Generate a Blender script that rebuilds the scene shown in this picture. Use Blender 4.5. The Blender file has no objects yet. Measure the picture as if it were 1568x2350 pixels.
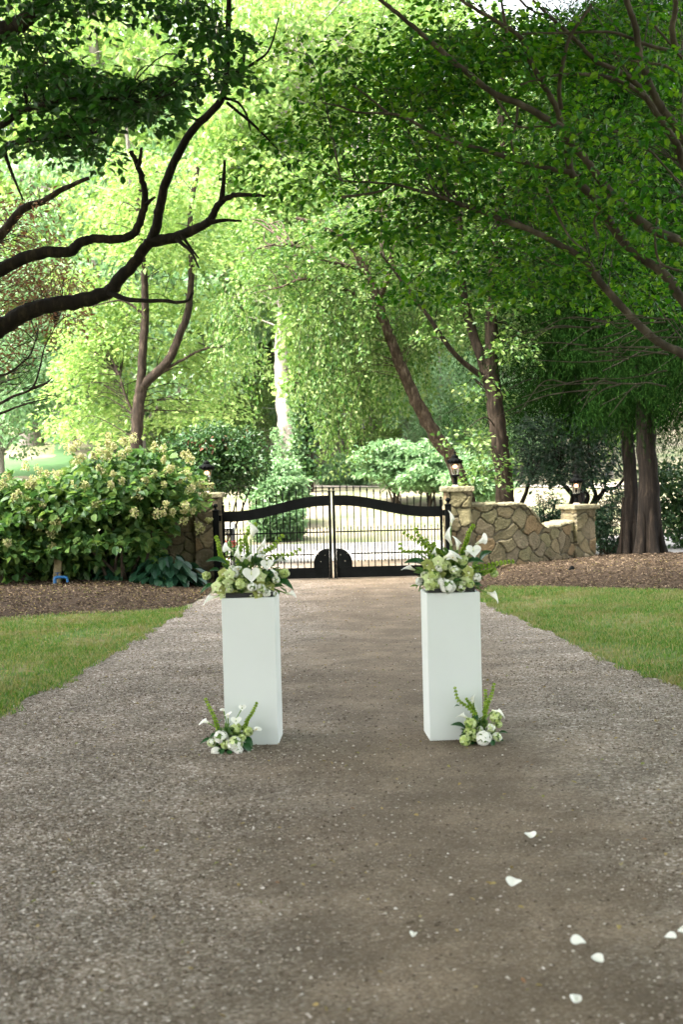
import bpy, bmesh, math, random
import numpy as np
from mathutils import Vector, Matrix

sc = bpy.context.scene
COL = sc.collection
RNG = np.random.default_rng(7)
random.seed(7)
R = math.radians

# ------------------------------------------------------------------ camera
CAM_H, PITCH, ROLL, FPX = 1.83, 1.90, 1.45, 3262.5     # FPX: focal length in 1568-wide picture pixels
fwd = np.array([0, math.cos(R(PITCH)), -math.sin(R(PITCH))])
up0 = np.array([0, math.sin(R(PITCH)), math.cos(R(PITCH))])
rt0 = np.array([1.0, 0, 0])
up = up0 * math.cos(R(ROLL)) + rt0 * math.sin(R(ROLL))
rt = rt0 * math.cos(R(ROLL)) - up0 * math.sin(R(ROLL))
cam_pos = np.array([0, 0, CAM_H])
cd = bpy.data.cameras.new('camera')
cam = bpy.data.objects.new('camera', cd)
COL.objects.link(cam)
m = Matrix.Identity(4)
for i in range(3):
    m[i][0], m[i][1], m[i][2], m[i][3] = rt[i], up[i], -fwd[i], cam_pos[i]
cam.matrix_world = m
cd.sensor_fit = 'VERTICAL'; cd.sensor_height = 36; cd.sensor_width = 24; cd.lens = 50
cd.clip_start = 0.05; cd.clip_end = 2000
cd.dof.use_dof = True; cd.dof.focus_distance = 14.0; cd.dof.aperture_fstop = 3.2
sc.camera = cam

# ------------------------------------------------------------------ light
SUN = np.array([-0.50, -0.30, 0.81]); SUN = SUN / np.linalg.norm(SUN)
w = bpy.data.worlds.new('World'); sc.world = w; w.use_nodes = True
nt = w.node_tree
sky = nt.nodes.new('ShaderNodeTexSky'); sky.sky_type = 'NISHITA'; sky.sun_disc = False
sky.sun_elevation = math.asin(SUN[2]); sky.sun_rotation = math.atan2(SUN[0], SUN[1])
sky.air_density = 1.2; sky.dust_density = 5.0; sky.ozone_density = 1.0
bg = nt.nodes['Background']; bg.inputs['Strength'].default_value = 0.15
pale = nt.nodes.new('ShaderNodeHueSaturation'); pale.inputs['Saturation'].default_value = 0.30    # thin bright overcast
nt.links.new(sky.outputs[0], pale.inputs['Color']); nt.links.new(pale.outputs[0], bg.inputs['Color'])
sd = bpy.data.lights.new('sun', 'SUN'); sd.energy = 1.5; sd.angle = R(14); sd.color = (1.0, 0.95, 0.85)
so = bpy.data.objects.new('sun', sd); COL.objects.link(so)
so.rotation_euler = Vector(SUN).to_track_quat('Z', 'Y').to_euler()
sc.view_settings.view_transform = 'Standard'; sc.view_settings.look = 'None'
sc.view_settings.exposure = 3.2; sc.view_settings.gamma = 1.0
sc.view_settings.use_curve_mapping = False
cy = sc.cycles
cy.max_bounces = 7; cy.diffuse_bounces = 4; cy.glossy_bounces = 2; cy.transmission_bounces = 5
cy.transparent_max_bounces = 8; cy.use_denoising = True; cy.caustics_reflective = False; cy.caustics_refractive = False

# ------------------------------------------------------------------ helpers
def ray(u, v):
    return fwd + rt * ((u - 784) / FPX) - up * ((v - 1174.5) / FPX)
def pix(u, v, Y):                      # picture position + distance -> point in the place
    d = ray(u, v); return cam_pos + d * (Y / d[1])
def gp(u, v, z=0.0):                   # picture position -> point on level ground
    d = ray(u, v); return cam_pos + d * ((z - CAM_H) / d[2])
def unit(a):
    a = np.asarray(a, float); return a / (np.linalg.norm(a, axis=-1, keepdims=True) + 1e-12)
def smooth(a, b, x):
    t = np.clip((x - a) / (b - a), 0, 1); return t * t * (3 - 2 * t)
def catmull(P, n=6):
    P = np.asarray(P, float)
    if len(P) < 3:
        t = np.linspace(0, 1, n)[:, None]; return P[0] * (1 - t) + P[-1] * t
    Q = np.vstack([2 * P[0] - P[1], P, 2 * P[-1] - P[-2]]); out = []
    for i in range(1, len(Q) - 2):
        t = np.linspace(0, 1, n, endpoint=False)[:, None]
        a, b, c, d = Q[i - 1], Q[i], Q[i + 1], Q[i + 2]
        out.append(0.5 * (2 * b + (c - a) * t + (2 * a - 5 * b + 4 * c - d) * t ** 2 + (3 * b - a - 3 * c + d) * t ** 3))
    out.append(P[-1:]); return np.vstack(out)

ORIGIN = {}
class G:
    def __init__(s): s.V = []; s.F = []; s.M = []; s.n = 0; s.cols = []
    def add(s, V, F, m=0, col=None):
        V = np.asarray(V, float).reshape(-1, 3); F = np.asarray(F, int)
        s.V.append(V); s.F.append(F + s.n); s.M.append(np.full(len(F), m)); s.n += len(V)
        if col is not None: s.cols.append(col)
        return s
    def box(s, c, size, m=0, rz=0.0, rx=0.0, ry=0.0):
        x, y, z = np.array(size) / 2
        V = np.array([[-x, -y, -z], [x, -y, -z], [x, y, -z], [-x, y, -z], [-x, -y, z], [x, -y, z], [x, y, z], [-x, y, z]])
        if rx or ry or rz:
            M = np.array(Matrix.Rotation(rz, 3, 'Z') @ Matrix.Rotation(ry, 3, 'Y') @ Matrix.Rotation(rx, 3, 'X')); V = V @ M.T
        return s.add(V + np.array(c), [[0, 3, 2, 1], [4, 5, 6, 7], [0, 1, 5, 4], [1, 2, 6, 5], [2, 3, 7, 6], [3, 0, 4, 7]], m)
    def tube(s, P, r, k=8, m=0, rough=0.0):
        P = np.asarray(P, float); n = len(P)
        r = np.interp(np.linspace(0, 1, n), np.linspace(0, 1, len(np.atleast_1d(r))), np.atleast_1d(r))
        T = unit(np.gradient(P, axis=0))
        a = np.array([0.31, 0.17, 0.93]) if abs(T[0][2]) < 0.9 else np.array([1.0, 0.1, 0])
        N = unit(np.cross(T[0], a)); Ns = [N]
        for i in range(1, n):
            N = unit(N - T[i] * np.dot(N, T[i])); Ns.append(N)
        Ns = np.array(Ns); B = np.cross(T, Ns)
        th = np.linspace(0, 2 * np.pi, k, endpoint=False)
        rr = r[:, None] * (1 + (rough * RNG.standard_normal((n, k)) if rough else 0))
        V = P[:, None] + rr[..., None] * (np.cos(th)[None, :, None] * Ns[:, None] + np.sin(th)[None, :, None] * B[:, None])
        i, j = np.meshgrid(np.arange(n - 1), np.arange(k), indexing='ij'); j2 = (j + 1) % k
        F = np.stack([i * k + j, i * k + j2, (i + 1) * k + j2, (i + 1) * k + j], -1).reshape(-1, 4)
        s.add(V, F, m)
        for end, c in ((0, P[0]), (n - 1, P[-1])):
            W = np.vstack([V[end], c[None]]); q = np.arange(k)
            s.add(W, np.stack([q, (q + 1) % k, np.full(k, k)], -1), m)
        return s
    def lathe(s, prof, c=(0, 0, 0), k=16, m=0, rz=0.0):
        prof = np.array(prof, float); n = len(prof)
        th = np.linspace(0, 2 * np.pi, k, endpoint=False) + rz
        V = np.stack([prof[:, 0:1] * np.cos(th), prof[:, 0:1] * np.sin(th), np.repeat(prof[:, 1:2], k, 1)], -1) + np.array(c)
        i, j = np.meshgrid(np.arange(n - 1), np.arange(k), indexing='ij'); j2 = (j + 1) % k
        return s.add(V, np.stack([i * k + j, i * k + j2, (i + 1) * k + j2, (i + 1) * k + j], -1).reshape(-1, 4), m)
    def ball(s, c, r, k=10, m=0):
        a = np.linspace(-np.pi / 2, np.pi / 2, 8); r = np.atleast_1d(r) * np.ones(2)
        return s.lathe(np.stack([np.cos(a) * r[0] + 1e-5, np.sin(a) * r[1]], -1), c, k, m)
    def grid(s, V, m=0, closed=False, col=None):
        a, b = V.shape[:2]
        i, j = np.meshgrid(np.arange(a - 1), np.arange(b if closed else b - 1), indexing='ij'); j2 = (j + 1) % b
        return s.add(V, np.stack([i * b + j, i * b + j2, (i + 1) * b + j2, (i + 1) * b + j], -1).reshape(-1, 4), m, col)
    def prism(s, poly, y0, y1, m=0, rot=None):       # outline in x,z pushed out along y
        n = len(poly); p = np.array(poly, float)
        V = np.vstack([np.stack([p[:, 0], np.full(n, y0), p[:, 1]], -1), np.stack([p[:, 0], np.full(n, y1), p[:, 1]], -1)])
        q = np.arange(n); s.add(V, np.stack([q, (q + 1) % n, (q + 1) % n + n, q + n], -1), m)
        from mathutils.geometry import tessellate_polygon
        tri = np.array(tessellate_polygon([[Vector((a, b, 0)) for a, b in poly]]))
        s.add(V, np.vstack([tri, tri[:, ::-1] + n]), m); return s
    def build(s, name, mats, parent=None, smooth_shade=False, bevel=0.0):
        V = np.vstack(s.V)
        o0 = np.array(ORIGIN.get(parent.name, (0, 0, 0))) if parent else np.zeros(3)
        V = V - o0
        me = bpy.data.meshes.new(name)
        tot = np.concatenate([np.full(len(f), f.shape[1]) for f in s.F]); idx = np.concatenate([f.ravel() for f in s.F])
        me.vertices.add(len(V)); me.vertices.foreach_set('co', V.astype(np.float32).ravel())
        me.loops.add(len(idx)); me.loops.foreach_set('vertex_index', idx.astype(np.int32))
        me.polygons.add(len(tot)); st = np.concatenate([[0], np.cumsum(tot)[:-1]])
        me.polygons.foreach_set('loop_start', st.astype(np.int32))
        me.polygons.foreach_set('material_index', np.concatenate(s.M).astype(np.int32))
        me.polygons.foreach_set('use_smooth', np.full(len(tot), smooth_shade))
        for mt in (mats if isinstance(mats, (list, tuple)) else [mats]): me.materials.append(mt)
        me.update(calc_edges=True); me.validate()
        if s.cols:
            c = np.vstack(s.cols)
            if len(c) == len(V):
                at = me.color_attributes.new('stone_tint', 'FLOAT_COLOR', 'POINT')
                at.data.foreach_set('color', np.hstack([c, np.ones((len(c), 1))]).astype(np.float32).ravel())
        o = bpy.data.objects.new(name, me); COL.objects.link(o)
        if parent: o.parent = parent; ORIGIN[o.name] = tuple(o0)
        if bevel:
            b = o.modifiers.new('bevel', 'BEVEL'); b.width = bevel; b.segments = 2; b.limit_method = 'ANGLE'
        return o

def tag(o, label=None, cat=None, group=None, kind=None):
    for k, v in (('label', label), ('category', cat), ('group', group), ('kind', kind)):
        if v: o[k] = v
    return o
def thing(name, loc, label, cat, group=None):
    o = bpy.data.objects.new(name, None); COL.objects.link(o); o.location = loc; o.empty_display_size = 0.2
    ORIGIN[o.name] = tuple(loc); return tag(o, label, cat, group)
def dup(root, loc, rz=0.0, scale=1.0, label=None, group=None, keep=None):
    def cp(o, par):
        c = o.copy(); COL.objects.link(c)
        if par: c.parent = par
        for ch in list(o.children):
            if keep is None or keep(ch): cp(ch, c)
        return c
    r = cp(root, None); r.location = loc; r.rotation_euler = (0, 0, rz)
    r.scale = (scale,) * 3 if np.isscalar(scale) else scale
    if label: r['label'] = label
    if group: r['group'] = group
    return r

# ------------------------------------------------------------------ materials
def mat(name):
    mt = bpy.data.materials.new(name); mt.use_nodes = True
    return mt, mt.node_tree.nodes, mt.node_tree.links, mt.node_tree.nodes['Principled BSDF']
def ramp(N, stops, mode='LINEAR'):
    r = N.new('ShaderNodeValToRGB'); r.color_ramp.interpolation = mode
    e = r.color_ramp.elements
    while len(e) < len(stops): e.new(0.5)
    for el, (p, c) in zip(e, stops): el.position = p; el.color = (*c, 1) if len(c) == 3 else c
    return r
def noise(N, L, scale, detail=4, rough=0.55, coord=None, dim='3D'):
    n = N.new('ShaderNodeTexNoise'); n.inputs['Scale'].default_value = scale
    n.inputs['Detail'].default_value = detail; n.inputs['Roughness'].default_value = rough
    if coord is not None: L.new(coord, n.inputs['Vector'])
    return n
def objcoord(N, L, scale=(1, 1, 1)):
    g = N.new('ShaderNodeNewGeometry'); mp = N.new('ShaderNodeMapping'); mp.inputs['Scale'].default_value = scale
    L.new(g.outputs['Position'], mp.inputs['Vector']); return mp.outputs[0]
def mixc(N, L, fac, a, b, mode='MIX'):
    mx = N.new('ShaderNodeMix'); mx.data_type = 'RGBA'; mx.blend_type = mode
    for s, v in ((mx.inputs[0], fac), (mx.inputs[6], a), (mx.inputs[7], b)):
        if hasattr(v, 'is_output'): L.new(v, s)
        elif np.isscalar(v): s.default_value = v
        else: s.default_value = (*v, 1)
    return mx.outputs[2]
def bump(N, L, b, height, strength, dist):
    bp = N.new('ShaderNodeBump'); bp.inputs['Strength'].default_value = strength; bp.inputs['Distance'].default_value = dist
    L.new(height, bp.inputs['Height']); L.new(bp.outputs[0], b.inputs['Normal']); return bp

def leafmat(name, cols, trans=0.45, rough=0.45, spec=0.35, tb=1.35, ts=1.1):
    mt, N, L, b = mat(name)
    g = N.new('ShaderNodeNewGeometry')
    n = len(cols); r = ramp(N, [(i / max(1, n - 1), c) for i, c in enumerate(cols)])
    L.new(g.outputs['Random Per Island'], r.inputs[0]); L.new(r.outputs[0], b.inputs['Base Color'])
    b.inputs['Roughness'].default_value = rough; b.inputs['Specular IOR Level'].default_value = spec
    h = N.new('ShaderNodeHueSaturation'); h.inputs['Value'].default_value = tb; h.inputs['Saturation'].default_value = ts
    h.inputs['Hue'].default_value = 0.485
    L.new(r.outputs[0], h.inputs['Color'])
    t = N.new('ShaderNodeBsdfTranslucent'); L.new(h.outputs[0], t.inputs['Color'])
    mx = N.new('ShaderNodeMixShader'); mx.inputs[0].default_value = trans
    L.new(b.outputs[0], mx.inputs[1]); L.new(t.outputs[0], mx.inputs[2])
    L.new(mx.outputs[0], N['Material Output'].inputs['Surface']); return mt
def bark(name, c1, c2, c3, scale=14, stretch=0.25, bs=0.6, bd=0.02):
    mt, N, L, b = mat(name)
    co = objcoord(N, L, (1, 1, stretch))
    n = noise(N, L, scale, 6, 0.65, co); r = ramp(N, [(0.3, c1), (0.52, c2), (0.72, c3)])
    L.new(n.outputs['Fac'], r.inputs[0]); L.new(r.outputs[0], b.inputs['Base Color'])
    b.inputs['Roughness'].default_value = 0.9; b.inputs['Specular IOR Level'].default_value = 0.15
    n2 = noise(N, L, scale * 2.2, 5, 0.7, co); bump(N, L, b, n2.outputs['Fac'], bs, bd); return mt
def plain(name, c, rough=0.6, spec=0.3, var=0.12, scale=8, bs=0.0, metal=0.0):
    mt, N, L, b = mat(name); co = objcoord(N, L)
    n = noise(N, L, scale, 4, 0.6, co)
    lo = [max(0, x * (1 - var)) for x in c]; hi = [min(1, x * (1 + var)) for x in c]
    r = ramp(N, [(0.3, lo), (0.7, hi)]); L.new(n.outputs['Fac'], r.inputs[0]); L.new(r.outputs[0], b.inputs['Base Color'])
    b.inputs['Roughness'].default_value = rough; b.inputs['Specular IOR Level'].default_value = spec; b.inputs['Metallic'].default_value = metal
    if bs:
        n2 = noise(N, L, scale * 12, 4, 0.6, co); bump(N, L, b, n2.outputs['Fac'], bs, 0.004)
    return mt
def petal(name, c, tr=0.3, var=0.08):
    mt = plain(name, c, 0.5, 0.3, var, 25)
    N, L = mt.node_tree.nodes, mt.node_tree.links; b = N['Principled BSDF']
    t = N.new('ShaderNodeBsdfTranslucent'); t.inputs['Color'].default_value = (*c, 1)
    mx = N.new('ShaderNodeMixShader'); mx.inputs[0].default_value = tr
    L.new(b.outputs[0], mx.inputs[1]); L.new(t.outputs[0], mx.inputs[2]); L.new(mx.outputs[0], N['Material Output'].inputs['Surface'])
    return mt

M = {}
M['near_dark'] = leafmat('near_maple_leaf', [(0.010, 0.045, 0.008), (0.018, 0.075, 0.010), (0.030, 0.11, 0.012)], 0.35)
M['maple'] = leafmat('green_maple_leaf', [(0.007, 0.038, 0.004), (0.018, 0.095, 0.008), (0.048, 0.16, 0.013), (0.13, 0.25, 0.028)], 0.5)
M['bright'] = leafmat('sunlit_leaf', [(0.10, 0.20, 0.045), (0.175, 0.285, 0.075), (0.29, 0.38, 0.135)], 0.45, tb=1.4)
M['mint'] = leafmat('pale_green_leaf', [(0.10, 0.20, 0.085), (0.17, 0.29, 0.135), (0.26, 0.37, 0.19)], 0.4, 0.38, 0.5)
M['birch'] = leafmat('birch_leaf', [(0.03, 0.09, 0.018), (0.075, 0.165, 0.034), (0.13, 0.22, 0.055), (0.25, 0.33, 0.13)], 0.45)
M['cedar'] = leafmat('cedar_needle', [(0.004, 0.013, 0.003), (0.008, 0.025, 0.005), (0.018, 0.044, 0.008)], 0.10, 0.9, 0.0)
M['holly'] = leafmat('dark_shrub_leaf', [(0.018, 0.055, 0.016), (0.032, 0.085, 0.022), (0.065, 0.12, 0.030)], 0.25, 0.4)
M['redtip'] = leafmat('red_new_leaf', [(0.20, 0.07, 0.045), (0.26, 0.12, 0.07)], 0.3)
M['hydra'] = leafmat('hydrangea_leaf', [(0.035, 0.095, 0.026), (0.075, 0.16, 0.04), (0.17, 0.26, 0.065)], 0.42, 0.4)
M['hosta'] = leafmat('blue_green_leaf', [(0.010, 0.042, 0.022), (0.018, 0.062, 0.031), (0.034, 0.09, 0.044)], 0.2, 0.32, 0.6)
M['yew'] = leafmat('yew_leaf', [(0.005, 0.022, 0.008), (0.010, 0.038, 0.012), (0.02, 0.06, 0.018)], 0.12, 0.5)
M['rust'] = leafmat('rusty_leaf', [(0.13, 0.055, 0.028), (0.18, 0.10, 0.045), (0.10, 0.12, 0.035)], 0.4)
M['panicle'] = leafmat('cream_floret', [(0.26, 0.30, 0.09), (0.36, 0.37, 0.16), (0.42, 0.36, 0.22)], 0.3, 0.6)
M['bark_dark'] = bark('dark_bark', (0.006, 0.005, 0.004), (0.013, 0.010, 0.007), (0.042, 0.032, 0.020), 16)
M['bark_brown'] = bark('brown_bark', (0.010, 0.008, 0.006), (0.028, 0.020, 0.014), (0.085, 0.064, 0.046), 18)
M['bark_smooth'] = bark('smooth_brown_bark', (0.026, 0.021, 0.016), (0.062, 0.050, 0.038), (0.14, 0.115, 0.088), 10, 0.4, 0.3)
M['bark_pale'] = bark('pale_sycamore_bark', (0.17, 0.145, 0.12), (0.29, 0.255, 0.225), (0.40, 0.365, 0.33), 5, 0.5, 0.3)
M['bark_cedar'] = bark('cedar_bark', (0.006, 0.005, 0.004), (0.016, 0.012, 0.009), (0.05, 0.037, 0.027), 22, 0.08, 1.0, 0.03)
M['bark_grey'] = bark('grey_bark', (0.10, 0.09, 0.075), (0.17, 0.15, 0.13), (0.26, 0.23, 0.20), 14)
M['twig'] = bark('twig_bark', (0.03, 0.022, 0.016), (0.06, 0.045, 0.032), (0.11, 0.085, 0.06), 30)
M['iron'] = plain('black_painted_iron', (0.0035, 0.004, 0.0038), 0.6, 0.03, 0.3, 6)
M['white_paint'] = plain('white_painted_board', (0.58, 0.61, 0.59), 0.55, 0.3, 0.015, 3)
M['black_tray'] = plain('black_plastic', (0.012, 0.012, 0.012), 0.4, 0.4)
M['white_petal'] = petal('white_petal', (0.86, 0.86, 0.80), 0.3, 0.03)
M['cream_petal'] = petal('cream_petal', (0.80, 0.82, 0.58), 0.35, 0.05)
M['lime_petal'] = petal('lime_petal', (0.50, 0.60, 0.20), 0.35, 0.15)
M['pale_lime'] = petal('pale_lime_petal', (0.64, 0.72, 0.38), 0.35, 0.12)
M['olive_petal'] = petal('olive_petal', (0.40, 0.44, 0.13), 0.3, 0.2)
M['bell'] = leafmat('bell_green', [(0.16, 0.27, 0.03), (0.24, 0.36, 0.05), (0.34, 0.46, 0.10)], 0.35)
M['stem'] = plain('green_stem', (0.11, 0.20, 0.03), 0.5, 0.4, 0.2)
M['leaf_dark'] = leafmat('glossy_dark_leaf', [(0.012, 0.06, 0.016), (0.02, 0.085, 0.018)], 0.2, 0.3, 0.5)
M['yellow'] = plain('yellow_spadix', (0.62, 0.45, 0.06), 0.6)
M['maroon'] = plain('maroon_centre', (0.10, 0.03, 0.02), 0.6)

# gravel of the drive: loose grey stones at the sides and between the tracks, compacted brown grit in the tracks
def gravel_material():
    mt, N, L, b = mat('gravel_drive'); co = objcoord(N, L)
    v = N.new('ShaderNodeTexVoronoi'); v.inputs['Scale'].default_value = 62; L.new(co, v.inputs['Vector'])
    v2 = N.new('ShaderNodeTexVoronoi'); v2.inputs['Scale'].default_value = 130; L.new(co, v2.inputs['Vector'])
    sep = N.new('ShaderNodeSeparateColor'); L.new(v.outputs['Color'], sep.inputs[0])
    sep2 = N.new('ShaderNodeSeparateColor'); L.new(v2.outputs['Color'], sep2.inputs[0])
    loose = ramp(N, [(0.0, (0.10, 0.080, 0.060)), (0.35, (0.175, 0.145, 0.113)), (0.7, (0.255, 0.22, 0.185)), (0.93, (0.38, 0.34, 0.30)), (1.0, (0.56, 0.52, 0.48))])
    L.new(sep.outputs[0], loose.inputs[0])
    grit = ramp(N, [(0.0, (0.095, 0.070, 0.046)), (0.6, (0.142, 0.107, 0.073)), (0.92, (0.175, 0.135, 0.095)), (1.0, (0.26, 0.215, 0.17))])
    L.new(sep2.outputs[0], grit.inputs[0])
    big = noise(N, L, 0.55, 4, 0.6, co)
    sx = N.new('ShaderNodeSeparateXYZ'); L.new(co, sx.inputs[0])
    a = N.new('ShaderNodeMath'); a.operation = 'MULTIPLY_ADD'; a.inputs[1].default_value = 2.2; a.inputs[2].default_value = -1.1
    L.new(big.outputs['Fac'], a.inputs[0])
    ad = N.new('ShaderNodeMath'); ad.operation = 'ADD'; L.new(sx.outputs[0], ad.inputs[0]); L.new(a.outputs[0], ad.inputs[1])
    mr = N.new('ShaderNodeMapRange'); mr.inputs[1].default_value = -3; mr.inputs[2].default_value = 3; L.new(ad.outputs[0], mr.inputs[0])
    k = lambda g: (g, g, g)
    band = ramp(N, [(0.0, k(1)), (0.28, k(0.95)), (0.40, k(0.5)), (0.47, k(0.22)), (0.56, k(0.10)), (0.66, k(0.12)), (0.76, k(0.75)), (1.0, k(1))])
    L.new(mr.outputs[0], band.inputs[0])
    base = mixc(N, L, band.outputs[0], grit.outputs[0], loose.outputs[0])
    dust = noise(N, L, 1.6, 5, 0.65, co); dr = ramp(N, [(0.30, (0.60, 0.585, 0.56)), (0.5, (0.86, 0.845, 0.82)), (0.72, (1.30, 1.27, 1.25))]); L.new(dust.outputs['Fac'], dr.inputs[0])
    base = mixc(N, L, 1.0, base, dr.outputs[0], 'MULTIPLY')
    L.new(base, b.inputs['Base Color']); b.inputs['Roughness'].default_value = 0.92; b.inputs['Specular IOR Level'].default_value = 0.15
    hm = N.new('ShaderNodeMath'); hm.operation = 'MULTIPLY'; L.new(v.outputs['Distance'], hm.inputs[0]); L.new(band.outputs[0], hm.inputs[1])
    bump(N, L, b, hm.outputs[0], 0.8, -0.012); return mt
M['gravel'] = gravel_material()
def stone_chip_mat():
    mt, N, L, b = mat('gravel_stone'); g = N.new('ShaderNodeNewGeometry')
    r = ramp(N, [(0.0, (0.065, 0.048, 0.033)), (0.4, (0.15, 0.117, 0.085)), (0.75, (0.23, 0.19, 0.15)), (0.95, (0.39, 0.345, 0.295)), (1.0, (0.56, 0.51, 0.46))])
    L.new(g.outputs['Random Per Island'], r.inputs[0]); L.new(r.outputs[0], b.inputs['Base Color']); b.inputs['Roughness'].default_value = 0.85
    b.inputs['Specular IOR Level'].default_value = 0.2; return mt
M['chip'] = stone_chip_mat()
def soil(name, stops, scale, bd=0.03):
    mt, N, L, b = mat(name); co = objcoord(N, L)
    n = noise(N, L, scale, 6, 0.7, co); r = ramp(N, stops); L.new(n.outputs['Fac'], r.inputs[0]); L.new(r.outputs[0], b.inputs['Base Color'])
    b.inputs['Roughness'].default_value = 0.95; b.inputs['Specular IOR Level'].default_value = 0.1
    n2 = noise(N, L, scale * 2, 5, 0.7, co); bump(N, L, b, n2.outputs['Fac'], 0.8, bd); return mt
M['mulch'] = soil('bark_mulch', [(0.3, (0.020, 0.014, 0.009)), (0.5, (0.048, 0.033, 0.021)), (0.72, (0.105, 0.074, 0.050))], 22)
M['turf'] = soil('turf', [(0.3, (0.045, 0.085, 0.018)), (0.46, (0.075, 0.115, 0.026)), (0.56, (0.13, 0.13, 0.045)), (0.72, (0.20, 0.155, 0.085))], 2.2)
M['bank'] = soil('bank_grass', [(0.28, (0.10, 0.15, 0.055)), (0.43, (0.165, 0.175, 0.09)), (0.56, (0.22, 0.19, 0.13)), (0.8, (0.27, 0.225, 0.175))], 0.8)
M['road'] = soil('pale_road', [(0.3, (0.34, 0.315, 0.285)), (0.7, (0.46, 0.43, 0.395))], 6, 0.01)
M['path'] = soil('pale_path', [(0.3, (0.26, 0.22, 0.18)), (0.7, (0.34, 0.30, 0.255))], 5, 0.01)
M['grass'] = leafmat('grass_blade', [(0.035, 0.11, 0.013), (0.06, 0.155, 0.018), (0.10, 0.185, 0.030), (0.16, 0.20, 0.045), (0.27, 0.23, 0.10)], 0.35, 0.5)
def straw_patches(mt):
    N, L = mt.node_tree.nodes, mt.node_tree.links; b = N['Principled BSDF']; src = b.inputs['Base Color'].links[0].from_socket; co = objcoord(N, L)
    n = noise(N, L, 1.1, 4, 0.6, co); r = ramp(N, [(0.47, (0, 0, 0)), (0.62, (0.85, 0.85, 0.85))]); L.new(n.outputs['Fac'], r.inputs[0])
    L.new(mixc(N, L, r.outputs[0], src, (0.23, 0.175, 0.085)), b.inputs['Base Color'])
straw_patches(M['grass'])
M['chips'] = leafmat('mulch_chip', [(0.026, 0.018, 0.011), (0.06, 0.042, 0.027), (0.115, 0.083, 0.056), (0.26, 0.195, 0.135)], 0.0, 0.9, 0.1)
M['litter'] = leafmat('fallen_leaf', [(0.26, 0.20, 0.06), (0.32, 0.24, 0.10), (0.16, 0.19, 0.05), (0.20, 0.11, 0.06)], 0.2, 0.7, 0.2)

def stone_mat():
    mt, N, L, b = mat('field_stone'); co = objcoord(N, L)
    at = N.new('ShaderNodeAttribute'); at.attribute_name = 'stone_tint'
    n = noise(N, L, 9, 6, 0.65, co); r = ramp(N, [(0.25, (0.62, 0.60, 0.55)), (0.5, (0.95, 0.95, 0.92)), (0.75, (1.25, 1.2, 1.12))]); L.new(n.outputs['Fac'], r.inputs[0])
    c = mixc(N, L, 1.0, at.outputs['Color'], r.outputs[0], 'MULTIPLY')
    m2 = noise(N, L, 3.2, 5, 0.6, co); mr = ramp(N, [(0.56, (0, 0, 0)), (0.70, (0.65, 0.65, 0.65))]); L.new(m2.outputs['Fac'], mr.inputs[0])
    h = N.new('ShaderNodeHueSaturation'); h.inputs['Saturation'].default_value = 0.95; h.inputs['Value'].default_value = 0.88; L.new(c, h.inputs['Color']); c = h.outputs[0]
    c = mixc(N, L, mr.outputs[0], c, (0.10, 0.10, 0.055))
    L.new(c, b.inputs['Base Color']); b.inputs['Roughness'].default_value = 0.9; b.inputs['Specular IOR Level'].default_value = 0.2
    n3 = noise(N, L, 34, 5, 0.7, co); bump(N, L, b, n3.outputs['Fac'], 0.7, 0.012); return mt
M['stone'] = stone_mat()
M['cap'] = plain('cap_stone', (0.19, 0.17, 0.105), 0.9, 0.2, 0.3, 12, 0.5)
M['foot'] = plain('lamp_foot_mortar', (0.42, 0.36, 0.31), 0.9, 0.2, 0.15, 20)
def glass_mat():
    mt, N, L, b = mat('lamp_glass'); tr = N.new('ShaderNodeBsdfTransparent'); gl = N.new('ShaderNodeBsdfGlossy'); gl.inputs['Roughness'].default_value = 0.1
    mx = N.new('ShaderNodeMixShader'); mx.inputs[0].default_value = 0.08; L.new(tr.outputs[0], mx.inputs[1]); L.new(gl.outputs[0], mx.inputs[2])
    L.new(mx.outputs[0], N['Material Output'].inputs['Surface']); return mt
M['glass'] = glass_mat()
def emit(name, c, s):
    mt, N, L, b = mat(name); b.inputs['Emission Color'].default_value = (*c, 1); b.inputs['Emission Strength'].default_value = s
    b.inputs['Base Color'].default_value = (*c, 1); return mt
M['flame'] = emit('lamp_flame', (1.0, 0.42, 0.20), 0.75)

# ------------------------------------------------------------------ terrain and ground sheets
def height(x, y):
    x = np.asarray(x, float); y = np.asarray(y, float)
    bank = 1.15 * smooth(33.5, 45.0, y)
    slope = 0.05 + 0.075 * smooth(2, -12, x) + 0.02 * smooth(6, 30, x)
    h = bank + slope * np.maximum(0, y - 47) + (0.24 - 0.17 * smooth(4, 16, x)) * np.maximum(0, y - 68) * smooth(66, 90, y)
    h = h + smooth(36, 60, y) * (0.25 * np.sin(x * 0.23 + y * 0.07) + 0.2 * np.sin(x * 0.11 - y * 0.19))
    far = smooth(150, 260, y); return h * (1 - far) + far * 34.0
ax = np.concatenate([np.linspace(-400, -40, 19)[:-1], np.linspace(-40, 40, 81), np.linspace(40, 400, 19)[1:]])
ay = np.concatenate([np.linspace(-300, -20, 12)[:-1], np.linspace(-20, 34, 28)[:-1], np.linspace(34, 100, 67)[:-1], np.linspace(100, 500, 41)])
X, Y = np.meshgrid(ax, ay, indexing='ij')
g = G(); g.grid(np.stack([X, Y, height(X, Y)], -1)[:, ::1])
tag(g.build('ground', M['bank'], smooth_shade=True), kind='structure')

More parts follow.
